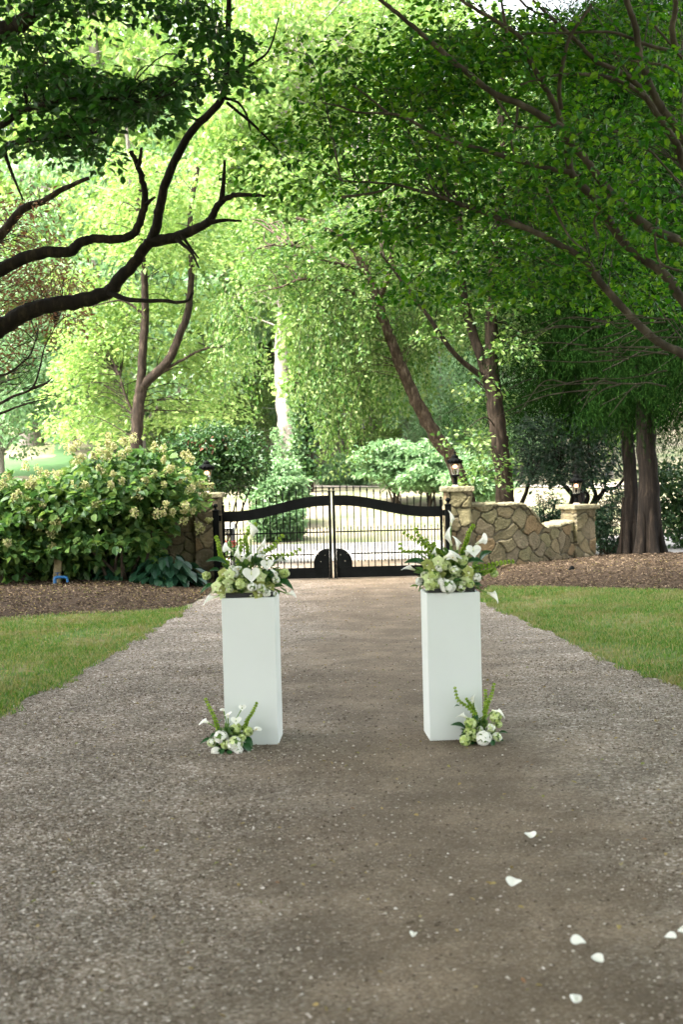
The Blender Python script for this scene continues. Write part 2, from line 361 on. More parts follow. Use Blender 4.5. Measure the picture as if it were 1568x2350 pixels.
def sheet(name, poly, z, mt, step=0.5, follow=False):
    bm = bmesh.new(); vs = [bm.verts.new((p[0], p[1], 0)) for p in poly]; bm.faces.new(vs)
    bmesh.ops.triangulate(bm, faces=bm.faces[:])
    if follow:
        for _ in range(4): bmesh.ops.subdivide_edges(bm, edges=[e for e in bm.edges if e.calc_length() > 0.8], cuts=1)
        bmesh.ops.triangulate(bm, faces=bm.faces[:])
    for v in bm.verts: v.co.z = float(height(v.co.x, v.co.y)) + z
    bmesh.ops.recalc_face_normals(bm, faces=bm.faces[:])
    if sum(f.normal.z for f in bm.faces) < 0: bmesh.ops.reverse_faces(bm, faces=bm.faces[:])
    me = bpy.data.meshes.new(name); bm.to_mesh(me); bm.free(); me.materials.append(mt)
    o = bpy.data.objects.new(name, me); COL.objects.link(o); return tag(o, kind='structure')
def wob(P, amp, n=14):
    P = catmull(P, n); return P + np.random.default_rng(3).normal(0, amp, P.shape) * np.array([1, 1, 0][:P.shape[1]])

EDGE_L = [(-3.1, -8), (-2.85, 4), (-2.6, 10.5), (-2.43, 12.9), (-2.22, 15.8), (-2.10, 18.2), (-1.95, 20.2), (-1.93, 23.0)]
EDGE_R = [(3.2, -8), (2.95, 6), (2.66, 11.0), (2.37, 12.6), (2.15, 15.2), (1.83, 18.0), (1.68, 20.5), (1.64, 23.0)]
el = wob(np.array(EDGE_L), 0.022); er = wob(np.array(EDGE_R), 0.022)
def in_poly(P, poly):
    x, y = P[:, 0], P[:, 1]; poly = np.asarray(poly); r = np.zeros(len(P), bool); j = len(poly) - 1
    for i in range(len(poly)):
        xi, yi, xj, yj = *poly[i][:2], *poly[j][:2]
        r ^= ((yi > y) != (yj > y)) & (x < (xj - xi) * (y - yi) / (yj - yi + 1e-12) + xi); j = i
    return r
drive_poly = np.vstack([el, [(-2.3, 25.5), (-3.6, 27.0), (3.4, 27.0), (2.2, 25.5)], er[::-1]])
sheet('driveway', drive_poly, 0.012, M['gravel'])
sheet('road', [(-60, 26.4), (60, 26.4), (60, 33.2), (-60, 33.2)], 0.006, M['road'])
sheet('path', [(-30, 46.2), (-10, 45.6), (0, 45.2), (3.0, 44.6), (6.0, 43.2), (9.0, 41.6), (9.8, 43.2), (6.5, 45.2), (3.2, 46.8), (0, 47.4), (-10, 47.6), (-30, 48.2)], 0.03, M['path'], follow=True)
M['hill_turf'] = soil('hill_turf', [(0.3, (0.06, 0.13, 0.05)), (0.7, (0.10, 0.18, 0.075))], 1.5)
sheet('lawn', [(-40, 35.5), (-7.2, 35.5), (-8.0, 42), (-9.5, 52), (-13, 66), (-40, 66)], 0.02, M['hill_turf'], follow=True)
BED_L = np.array([(-14, 16.9), (-6.0, 17.2), (-4.3, 17.6), (-3.5, 18.2), (-2.7, 18.1), (-2.15, 18.7), (-1.96, 20.2), (-1.94, 23.5), (-2.3, 26), (-14, 26)])
BED_R = np.array([(1.80, 18.9), (2.1, 20.4), (2.9, 20.1), (3.6, 19.7), (4.6, 19.1), (7, 18.6), (14, 18.0), (14, 26.2), (2.2, 26.2), (1.66, 23.5), (1.69, 20.8)])
sheet('lawn', np.vstack([[(-14, -8)], el[el[:, 1] < 18.6][:, :2], [(-2.2, 19.5), (-14, 19.5)]]), 0.004, M['turf'])
sheet('lawn', np.vstack([[(14, -8)], er[er[:, 1] < 20.4][:, :2], [(1.75, 21), (14, 21)]]), 0.004, M['turf'])
def seg_dist(P, poly):
    d = np.full(len(P), 1e9); poly = np.asarray(poly)
    for i in range(len(poly)):
        a, b = poly[i - 1][:2], poly[i][:2]; ab = b - a
        t = np.clip(((P[:, :2] - a) @ ab) / (ab @ ab), 0, 1); d = np.minimum(d, np.linalg.norm(P[:, :2] - a - t[:, None] * ab, axis=1))
    return d
def bed_h(P, poly): return 0.012 + 0.13 * smooth(0, 1.6, seg_dist(P, poly))
def bed(poly, step=0.08):
    lo, hi = poly.min(0), poly.max(0); lo = np.maximum(lo, -9); hi = np.minimum(hi, [9, 26.2])
    xs = np.arange(lo[0], hi[0], step); ys = np.arange(lo[1], hi[1], step); gx, gy = np.meshgrid(xs, ys, indexing='ij')
    P = np.stack([gx.ravel(), gy.ravel()], -1); ins = in_poly(P + step / 2, poly).reshape(gx.shape)
    z = bed_h(P, poly) + 0.015 * RNG.standard_normal(len(P)) * smooth(0, 0.3, seg_dist(P, poly))
    V = np.stack([P[:, 0], P[:, 1], z], -1); b = len(ys)
    i, j = np.nonzero(ins[:-1, :-1])
    F = np.stack([i * b + j, (i + 1) * b + j, (i + 1) * b + j + 1, i * b + j + 1], -1)
    g = G(); g.add(V, F); return tag(g.build('mulch_bed', M['mulch'], smooth_shade=True), kind='structure')
bed(BED_L); bed(BED_R)

# ------------------------------------------------------------------ stone walls, pillars, lamps
TINTS = np.array([(0.29, 0.235, 0.15), (0.24, 0.19, 0.11), (0.34, 0.27, 0.155), (0.29, 0.20, 0.105), (0.24, 0.20, 0.115), (0.32, 0.26, 0.17), (0.30, 0.26, 0.14)])
def stone_face(g, path, top, size=0.26, res=0.014, relief=0.032, base=-0.15, seed=1, closed=False):
    """path: plan points; outward = right-hand side of the direction; top(s) gives the height"""
    rg = np.random.default_rng(seed); path = np.asarray(path, float)
    if closed: path = np.vstack([path, path[:1]])
    seg = np.linalg.norm(np.diff(path, axis=0), axis=1); S = np.concatenate([[0], np.cumsum(seg)]); Lt = S[-1]
    ns = max(8, int(Lt / res)); s = np.linspace(0, Lt, ns); px = np.interp(s, S, path[:, 0]); py = np.interp(s, S, path[:, 1])
    d = np.zeros((ns, 2)); 
    for i, q in enumerate(s):
        j = min(len(seg) - 1, np.searchsorted(S, q, side='right') - 1); d[i] = (path[j + 1] - path[j]) / seg[j]
    if not closed or len(path) > 6:
        for _ in range(3): d[1:-1] = (d[:-2] + d[1:-1] + d[2:]) / 3
    nrm = np.stack([d[:, 1], -d[:, 0]], -1); nrm = unit(nrm)
    H = np.array([top(q) for q in s]); nz = max(8, int((H.max() - base) / res)); t = np.linspace(0, 1, nz)
    Z = base + t[None] * (H[:, None] - base); SS = np.repeat(s[:, None], nz, 1)
    sx, sz = size * 1.15, size * 0.85
    seeds = np.array([(a + rg.uniform(-.42, .42) * sx + (0.5 * sx if int(b / sz) % 2 else 0), b + rg.uniform(-.40, .40) * sz)
                      for a in np.arange(-sx, Lt + sx, sx) for b in np.arange(base - sz, H.max() + sz, sz)])
    ns_ = len(seeds); tint = TINTS[rg.integers(0, len(TINTS), ns_)] * rg.uniform(0.55, 0.85, (ns_, 1)); lift = rg.uniform(0.3, 1.0, ns_); tl = rg.normal(0, 0.05, (ns_, 2))
    q = np.stack([SS.ravel(), Z.ravel()], -1) + rg.normal(0, 0.002, (SS.size, 2))
    q = q + 0.02 * np.stack([np.sin(q[:, 1] * 21 + seed), np.sin(q[:, 0] * 19 + seed)], -1)
    D = np.linalg.norm((q[:, None] - seeds[None]) / np.array([1.1, 1.0]), axis=2)
    o = np.argsort(D, axis=1)[:, :2]; r = np.arange(len(q)); f1, f2 = D[r, o[:, 0]], D[r, o[:, 1]]
    e = smooth(0.003, 0.020, f2 - f1); c = o[:, 0]
    off = relief * e * (0.25 + 1.1 * lift[c]) + e * ((q - seeds[c]) * tl[c]).sum(1) + 0.004 * rg.standard_normal(len(q)) * e
    edge = smooth(0.010, 0.022, f2 - f1)[:, None]
    col = tint[c] * edge + np.array([0.115, 0.10, 0.07]) * (1 - edge)
    off = off.reshape(SS.shape)
    V = np.stack([px[:, None] + nrm[:, 0:1] * off, py[:, None] + nrm[:, 1:2] * off, Z], -1)
    if closed: V[-1] = V[0]
    g.grid(V, 0, False, col)
    return V
def pillar(cx, cy_, size, h, rz, label, seed, cap_over=0.05, cap_t=0.075, group='stone gate pillars'):
    t = thing('stone_pillar', (cx, cy_, 0), label, 'pillar', group)
    c, s_ = math.cos(rz), math.sin(rz); a = size / 2 - 0.02
    P = [(cx + x * c - y * s_, cy_ + x * s_ + y * c) for x, y in ((-a, -a), (a, -a), (a, a), (-a, a))]
    g = G(); stone_face(g, P, lambda q: h - cap_t, 0.26, 0.014, 0.030, -0.1, seed, True); g.build('shaft', M['stone'], t, True)
    g = G(); n = 26; a = size / 2 + cap_over
    per = []
    for k in range(4):
        x0, y0 = ((-a, -a), (a, -a), (a, a), (-a, a))[k]; x1, y1 = ((a, -a), (a, a), (-a, a), (-a, -a))[k]
        for i in range(n): per.append((x0 + (x1 - x0) * i / n, y0 + (y1 - y0) * i / n))
    per = np.array(per); rg = np.random.default_rng(seed + 50)
    prof = [(0.0, 0.0), (0.88, 0.0), (0.975, 0.0), (1.0, 0.008), (1.005, 0.035), (1.0, cap_t - 0.01), (0.98, cap_t), (0.5, cap_t + 0.006), (0.001, cap_t + 0.008)]
    rings = []
    for f, z in prof:
        q = per * f * (1 + 0.008 * rg.standard_normal((len(per), 1)) * (f > .9)); x = cx + q[:, 0] * c - q[:, 1] * s_; y = cy_ + q[:, 0] * s_ + q[:, 1] * c
        rings.append(np.stack([x, y, np.full(len(x), h - cap_t + z) + 0.003 * rg.standard_normal(len(x)) * (f > .5)], -1))
    g.grid(np.array(rings), 0, True); g.build('cap', M['cap'], t)
    return t
GY = 22.6
pillar(1.87, 22.95, 0.42, 1.43, 0.0, 'stone pillar at the right hinge side of the gate, lamp on its cap', 3)
pillar(-2.16, 22.95, 0.42, 1.43, 0.0, 'stone pillar at the left side of the gate, half hidden by the flowering shrub', 5)
ePx = pix(1329, 1290, 24.6); pillar(ePx[0], 24.6, 0.44, 1.04, R(28), 'lower stone pillar ending the curved wall beside the mulch', 8)
def wall(sign, label, seed):
    xs = 1.0 if sign > 0 else -1.0
    if sign > 0: P = np.array([(2.09, 22.86), (2.5, 22.98), (2.95, 23.22), (3.4, 23.62), (3.75, 24.05), (3.98, 24.42)])
    else: P = np.array([(-2.37, 22.86), (-2.8, 22.98), (-3.2, 23.22), (-3.7, 23.62), (-4.05, 24.05), (-4.3, 24.42)])
    P = catmull(P, 8)
    if sign < 0: P = P[::-1]
    seg = np.concatenate([[0], np.cumsum(np.linalg.norm(np.diff(P, axis=0), axis=1))]); L_ = seg[-1]
    def top(q):
        t = q / L_ if sign > 0 else 1 - q / L_
        return 1.10 - 0.42 * smooth(0.34, 0.62, t) + 0.05 * smooth(0.7, 1.0, t)
    t = thing('stone_wall', (P[:, 0].mean(), P[:, 1].mean(), 0), label, 'wall', 'curved stone walls beside the gate')
    g = G(); stone_face(g, P, top, 0.25, 0.0125, 0.038, -0.1, seed)
    d = unit(np.gradient(P, axis=0)); nr = np.stack([-d[:, 1], d[:, 0]], -1); B = P + nr * 0.34
    Hh = np.array([top(q) for q in seg])
    bk = np.stack([np.column_stack([B, np.full(len(B), -0.1)]), np.column_stack([B, Hh])], 1)
    g.grid(bk, 0, False, np.tile([[0.25, 0.2, 0.13]], (bk.shape[0] * 2, 1)))
    for k in (0, -1):
        q = np.array([[[*P[k], -0.1], [*P[k], Hh[k]]], [[*B[k], -0.1], [*B[k], Hh[k]]]]); g.grid(q, 0, False, np.tile([[0.25, 0.2, 0.13]], (4, 1)))
    g.build('masonry', M['stone'], t, True)
    # rough capping stones along the top
    n = 90; s = np.linspace(0, L_, n); rg = np.random.default_rng(seed + 9)
    cx = np.stack([np.interp(s, seg, P[:, 0]), np.interp(s, seg, P[:, 1])], -1); cb = np.stack([np.interp(s, seg, B[:, 0]), np.interp(s, seg, B[:, 1])], -1)
    hh = np.array([top(q) for q in s]); out = unit(cx - cb); blk = np.floor(s / 0.22).astype(int); jz = rg.normal(0, 0.010, blk.max() + 1)[blk]; jo = rg.normal(0, 0.010, blk.max() + 1)[blk]
    ring = []
    for w_, z in ((0.03, 0.0), (0.045, 0.02), (0.03, 0.045), (-0.15, 0.055), (-0.37, 0.045), (-0.385, 0.02), (-0.37, 0.0)):
        p = cx + out * (w_ + jo[:, None] + 0.004 * rg.standard_normal((n, 1))); ring.append(np.column_stack([p, hh + z + (jz if z > 0.01 else 0) + 0.003 * rg.standard_normal(n)]))
    g = G(); g.grid(np.array(ring), 0, True if False else False); g.build('coping', M['cap'], t, False)
    return t
wall(1, 'curved field stone wall dipping from the gate pillar to the lower pillar', 21)
wall(-1, 'field stone wall behind the flowering shrub on the left', 22)

def lantern(loc, label):
    x, y, z = loc; t = thing('gate_lantern', loc, label, 'lamp', 'lanterns on the stone pillars')
    g = G(); g.lathe([(0.001, 0), (0.058, 0), (0.050, 0.022), (0.001, 0.026)], loc, 14); g.build('foot', M['foot'], t)
    g = G(); g.lathe([(0.036, 0.024), (0.034, 0.05), (0.028, 0.07), (0.036, 0.085), (0.030, 0.10), (0.032, 0.135), (0.050, 0.152), (0.070, 0.160), (0.072, 0.175), (0.056, 0.19), (0.001, 0.192)], loc, 18)
    g.build('stem', M['iron'], t, True)
    k = 6; th = np.arange(k) * 2 * np.pi / k + 0.25
    lo = np.stack([x + 0.050 * np.cos(th), y + 0.050 * np.sin(th), np.full(k, z + 0.19)], -1); hi = np.stack([x + 0.087 * np.cos(th), y + 0.087 * np.sin(th), np.full(k, z + 0.367)], -1)
    g = G()
    for i in range(k): g.tube([lo[i], hi[i]], 0.0055, 6)
    g.tube(np.vstack([lo, lo[:1]]), 0.005, 6); g.build('frame', M['iron_pale'], t)
    for i in range(k):
        j = (i + 1) % k; g = G(); g.add(np.array([lo[i], lo[j], hi[j], hi[i]]), [[0, 1, 2, 3]]); g.build('pane', M['glass'], t)
    g = G(); g.lathe([(0.088, 0.365), (0.112, 0.368), (0.122, 0.392), (0.120, 0.410), (0.104, 0.425), (0.085, 0.445), (0.060, 0.452), (0.052, 0.458), (0.050, 0.472), (0.055, 0.478), (0.045, 0.495), (0.022, 0.512), (0.008, 0.520), (0.001, 0.521)], loc, 24)
    for i in range(12):
        a = i * np.pi / 6; g.box((x + 0.117 * math.cos(a), y + 0.117 * math.sin(a), z + 0.412), (0.02, 0.03, 0.026), 0, a)
    g.build('roof', M['iron'], t, True)
    g = G(); g.lathe([(0.006, 0.515), (0.006, 0.53), (0.016, 0.542), (0.012, 0.556), (0.003, 0.566), (0.0005, 0.578)], loc, 12); g.build('finial', M['iron'], t, True)
    g = G(); g.tube([(x, y, z + 0.19), (x, y, z + 0.285)], [0.012, 0.010], 8); g.build('burner', M['iron'], t)
    g = G(); g.lathe([(0.001, 0.285), (0.026, 0.292), (0.040, 0.312), (0.038, 0.330), (0.022, 0.345), (0.001, 0.352)], loc, 12); g.build('flame', M['flame'], t, True)
    return t
M['iron_pale'] = plain('weathered_lamp_frame', (0.22, 0.21, 0.16), 0.5, 0.4, 0.3)
l0 = lantern((1.85, 22.93, 1.438), 'lit black lantern on the right gate pillar, leaning birch trunk behind it')
dup(l0, (-2.16, 22.95, 1.438), 0.3, 1.0, 'lit black lantern on the left gate pillar beside the flowering shrub')
dup(l0, (ePx[0] - 0.02, 24.58, 1.048), 0.6, 1.0, 'lit black lantern on the low pillar ending the curved wall')

# ------------------------------------------------------------------ gate
XC, X0, X1 = -0.155, -1.885, 1.585
def gate_leaf(x_in, x_out, label):
    sg = 1 if x_out > x_in else -1; W = abs(x_out - x_in)
    t = thing('iron_gate', (x_out, GY, 0), label, 'gate', 'pair of iron driveway gates')
    band = lambda f: 1.135 + 0.215 * (0.5 + 0.5 * math.cos(math.pi * min(1, max(0, (f - 0.04) / 0.86))))   # f: 0 meeting stile .. 1 hinge
    for nm, f in (('stile', 0.0), ('stile', 1.0)):
        g = G(); xx = x_in + sg * W * f; tp = band(f) + (0.06 if f == 0 else 0.09)
        g.box((xx, GY, (tp + 0.03) / 2), (0.042, 0.042, tp - 0.03)); g.box((xx, GY, tp + 0.004), (0.052, 0.052, 0.012))
        o = g.build(nm, M['iron'], t, bevel=0.003)
        b = G(); b.tube([(xx, GY, tp + 0.01), (xx, GY, tp + 0.03)], 0.008, 8); b.ball((xx, GY, tp + 0.045), 0.019); b.build('ball_finial', M['iron'], o, True)
    f = np.linspace(0.012, 0.988, 40)
    up_ = [(x_in + sg * W * q, band(q)) for q in f]; lo_ = [(x_in + sg * W * q, band(q) - 0.165) for q in f[::-1]]
    g = G(); g.prism(up_ + lo_, GY - 0.022, GY + 0.022); g.build('arched_band', M['iron'], t)
    n = 15; sp = W / (n + 1)
    for i in range(1, n + 1):
        xx = x_in + sg * sp * i; q = i * sp / W; tp = band(q)
        z0 = 0.19 if abs(xx - x_in) > 0.27 else 0.47
        g = G(); g.box((xx, GY, (z0 + tp - 0.16) / 2), (0.017, 0.017, tp - 0.16 - z0)); g.box((xx, GY, tp + 0.035), (0.015, 0.015, 0.075))
        g.lathe([(0.001, tp + 0.07), (0.013, tp + 0.075), (0.013, tp + 0.085), (0.007, tp + 0.092), (0.0145, tp + 0.115), (0.006, tp + 0.15), (0.0005, tp + 0.175)], (xx, GY, 0), 6)
        g.build('picket', M['iron'], t)
    for i in range(0, n + 1):
        xx = x_in + sg * sp * (i + 0.5)
        z0 = 0.31 if abs(xx - x_in) > 0.27 else 0.49
        g = G(); g.box((xx, GY, (z0 + 0.80) / 2), (0.011, 0.011, 0.80 - z0))
        g.lathe([(0.001, 0.79), (0.010, 0.797), (0.006, 0.805), (0.011, 0.825), (0.004, 0.85), (0.0005, 0.872)], (xx, GY, 0), 6)
        if z0 < 0.4: g.lathe([(0.0005, 0.275), (0.010, 0.305), (0.004, 0.33), (0.001, 0.335)], (xx, GY, 0), 6)
        g.build('short_picket', M['iron'], t)
    for z in (0.768, 0.415):
        g = G(); a = x_in + sg * (0.024 if z > 0.5 else 0.26); bnd = x_out - sg * 0.024; g.box(((a + bnd) / 2, GY, z), (abs(bnd - a), 0.024, 0.020)); g.build('rail', M['iron'], t)
    poly = [(x_in + sg * 0.023, 0.035), (x_out - sg * 0.023, 0.035), (x_out - sg * 0.023, 0.205), (x_in + sg * 0.29, 0.205)]
    g = G(); g.prism(poly + [(x_in + sg * 0.023, 0.205)], GY - 0.010, GY + 0.010); g.build('kick_plate', M['iron'], t, bevel=0.002)
    th = np.linspace(0, np.pi / 2, 14)
    poly = [(x_in + sg * 0.023, 0.206)] + [(x_in + sg * (0.06 + 0.215 * math.cos(a)), 0.206 + 0.06 + 0.235 * math.sin(a)) for a in th] + [(x_in + sg * 0.023, 0.501)]
    poly.insert(1, (x_in + sg * 0.275, 0.206))
    g = G(); g.prism(poly, GY - 0.011, GY + 0.011)
    o = g.build('lock_panel', M['iron'], t)
    for dx, dz in ((0.09, 0.40), (0.16, 0.30), (0.20, 0.42)): g = G(); g.ball((x_in + sg * dx, GY - 0.012, dz), 0.006); g.build('rivet', M['iron_pale'], o)
    g = G(); g.tube([(x_in + sg * 0.03, GY - 0.03, 0.02), (x_in + sg * 0.03, GY - 0.03, 0.26)], 0.008, 8); g.build('drop_bolt', M['iron'], t)
    return t
gate_leaf(XC - 0.033, X0, 'black iron driveway gate leaf hinged on the left, arched band and spear tips')
gate_leaf(XC + 0.033, X1, 'black iron driveway gate leaf hinged on the right, arched band and spear tips')
for xx, lb, sg in ((-1.995, 'square black gate post with ball top in front of left stone pillar', 1), (1.69, 'square black gate post with ball top in front of right stone pillar', -1)):
    t = thing('gate_post', (xx, 22.5, 0), lb, 'post', 'black posts carrying the gates')
    g = G(); g.box((xx, 22.5, 0.575), (0.095, 0.095, 1.15)); g.box((xx, 22.5, 1.155), (0.11, 0.11, 0.02)); g.build('shaft', M['iron'], t, bevel=0.004)
    g = G(); g.lathe([(0.04, 1.165), (0.018, 1.18), (0.016, 1.20), (0.034, 1.215), (0.038, 1.235), (0.026, 1.26), (0.001, 1.27)], (xx, 22.5, 0), 16); g.build('ball_top', M['iron'], t, True)
    for z in (1.03, 0.3):
        g = G(); g.box((xx + sg * 0.06, 22.54, z), (0.05, 0.05, 0.09)); g.build('hinge', M['iron'], t)

# ------------------------------------------------------------------ leaf clouds
def leaf_quads(g, P, A, N, L, W, m=0, hexa=False, curl=0.12):
    n = len(P); A = unit(A); S = unit(np.cross(A, N)); N = np.cross(S, A); L = np.broadcast_to(L, n)[:, None]; W = np.broadcast_to(W, n)[:, None]
    b = np.arange(n)[:, None]
    if not hexa:
        V = np.stack([P, P + A * L * .45 + S * W * .5 + N * W * curl, P + A * L - N * L * curl, P + A * L * .45 - S * W * .5 + N * W * curl], 1)
        F = np.concatenate([b * 4 + np.array([[0, 2, 1]]), b * 4 + np.array([[0, 3, 2]])]); g.add(V, F, m)
    else:
        V = np.stack([P, P + A * L * .22 + S * W * .42 + N * W * curl, P + A * L * .62 + S * W * .46 + N * W * curl * .6, P + A * L - N * L * curl * 1.4,
                      P + A * L * .62 - S * W * .46 + N * W * curl * .6, P + A * L * .22 - S * W * .42 + N * W * curl], 1)
        F = np.concatenate([b * 6 + np.array([[0, 3, 2, 1]]), b * 6 + np.array([[0, 5, 4, 3]])]); g.add(V, F, m)
def disc_clumps(g, C, n, r, L, W, m=0, flat=0.18, droop=0.25, jit=0.5, hexa=False, rg=RNG):
    """flattened sprays of leaves round every centre"""
    C = np.asarray(C, float); k = len(C); r = np.broadcast_to(r, k)
    ce = np.repeat(C, n, 0); rr = np.repeat(r, n)
    rad = np.sqrt(rg.random(k * n)) * rr; th = rg.random(k * n) * 2 * np.pi
    ra = np.stack([np.cos(th), np.sin(th), np.zeros(k * n)], -1)
    P = ce + ra * rad[:, None]; P[:, 2] += rg.normal(0, 1, k * n) * flat * rr * 0.6 - droop * rad ** 2 / rr
    A = ra + rg.normal(0, .6, P.shape); A[:, 2] -= 0.25
    N = np.array([0, 0, 1.0]) + rg.normal(0, jit, P.shape)
    s = rg.uniform(0.7, 1.25, k * n); leaf_quads(g, P, A, N, L * s, W * s, m, hexa)
def ball_clumps(g, C, n, r, L, W, m=0, out=1.0, hexa=False, rg=RNG, upb=0.5, sq=0.75):
    C = np.asarray(C, float); k = len(C); r = np.broadcast_to(r, k); ce = np.repeat(C, n, 0); rr = np.repeat(r, n)
    d = unit(rg.normal(0, 1, (k * n, 3))); P = ce + d * (rr * rg.random(k * n) ** 0.45)[:, None] * np.array([1, 1, sq])
    A = d + rg.normal(0, .7, P.shape); A[:, 2] -= 0.35
    N = d * out + rg.normal(0, .55, P.shape); N[:, 2] += upb; s = rg.uniform(0.7, 1.25, k * n); leaf_quads(g, P, A, N, L * s, W * s, m, hexa)
def strands(g, S, length, n, L, W, m=0, sway=0.10, side=0.06, rg=RNG, twig=None):
    """hanging twigs with leaves along them"""
    S = np.asarray(S, float); k = len(S); length = np.broadcast_to(length, k)
    hd = rg.normal(0, sway, (k, 3)); hd[:, 2] = 0
    t = np.repeat(np.linspace(0.05, 1, n)[None], k, 0).ravel(); b = np.repeat(S, n, 0); h = np.repeat(hd, n, 0); ln = np.repeat(length, n)
    P = b + h * (ln * t ** 0.6)[:, None] - np.stack([0 * t, 0 * t, ln * t ** 1.15], -1) + rg.normal(0, side, (k * n, 3))
    A = rg.normal(0, .55, P.shape); A[:, 2] -= 0.9; N = rg.normal(0, 1, P.shape) + np.array([0, 0, .6]); s = rg.uniform(.7, 1.25, k * n)
    leaf_quads(g, P, A, N, L * s, W * s, m)
    if twig is not None:
        for i in range(k):
            u = np.linspace(0, 1, 5)[:, None]; Q = S[i] + hd[i] * length[i] * u ** 0.6 - np.array([0, 0, 1.0]) * length[i] * u ** 1.15
            g.tube(Q, [twig[1], twig[1] * .4], 3, twig[0])
def twigs_from(g, C, n, ln, r, m, rg=RNG, upb=0.1, flat=0.35):
    """short side twigs radiating in every spray"""
    for c in C:
        for _ in range(n):
            d = unit(np.array([rg.normal(), rg.normal(), rg.normal() * flat + upb])); k = rg.uniform(.5, 1) * ln
            g.tube(np.array([c, c + d * k * .5 + np.array([0, 0, .03]), c + d * k]), [r, r * .35], 3, m)
def connect(limbs, C, g, r0=0.012, k=5, m=0, rg=RNG, sag=0.12, maxd=1e9):
    """a thin branch from the nearest limb to every spray"""
    pts = np.vstack([l for l in limbs])
    for c in C:
        d = np.linalg.norm(pts - c, axis=1) + 1.2 * np.maximum(0, pts[:, 2] - c[2] - 0.1); i = int(np.argmin(d)); p = pts[i]
        dist = np.linalg.norm(c - p)
        if dist < 0.05 or dist > maxd: continue
        mid = (p + c) / 2 + rg.normal(0, 0.07, 3) * dist + np.array([0, 0, sag * dist])
        q = catmull(np.array([p, mid, c]), 4); rr = r0 * (0.6 + 0.5 * min(2.0, dist)); g.tube(q, [rr, rr * 0.45], k, m)
def limb(pl, r0, r1, g, k=8, n=6, m=0, rough=0.035):
    P = catmull(np.array(pl), n); P = P + RNG.normal(0, 0.07 * (r0 + r1) / 2, P.shape) * (np.arange(len(P)) > 0)[:, None]
    g.tube(P, np.linspace(r0, r1, len(P)), k, m, rough); return P
def pl(seq, Y0, Y1=None):
    Y1 = Y0 if Y1 is None else Y1; n = len(seq); return [pix(u, v, Y0 + (Y1 - Y0) * i / max(1, n - 1)) for i, (u, v) in enumerate(seq)]
def scatter_px(rects, Y0, Y1, rg=RNG):
    out = []
    for (u0, v0, u1, v1, n) in rects:
        for _ in range(n): out.append(pix(rg.uniform(u0, u1), rg.uniform(v0, v1), rg.uniform(Y0, Y1)))
    return np.array(out)
def overhead(x0, x1, y0, y1, n, rg=RNG, lift=2.6):
    st = math.sqrt((x1 - x0) * (y1 - y0) / n); gx, gy = np.meshgrid(np.arange(x0, x1, st), np.arange(y0, y1, st)); n = gx.size
    x = gx.ravel() + rg.uniform(-.45, .45, n) * st; y = gy.ravel() + rg.uniform(-.45, .45, n) * st; z = np.maximum(6.6, 3.4 + 0.37 * y) + rg.random(n) * lift
    z = np.where(y < -12, rg.uniform(0.8, 9.0, n), z)      # unseen leaf curtain added low behind the viewpoint to block light
    return np.stack([x, y, z], -1)

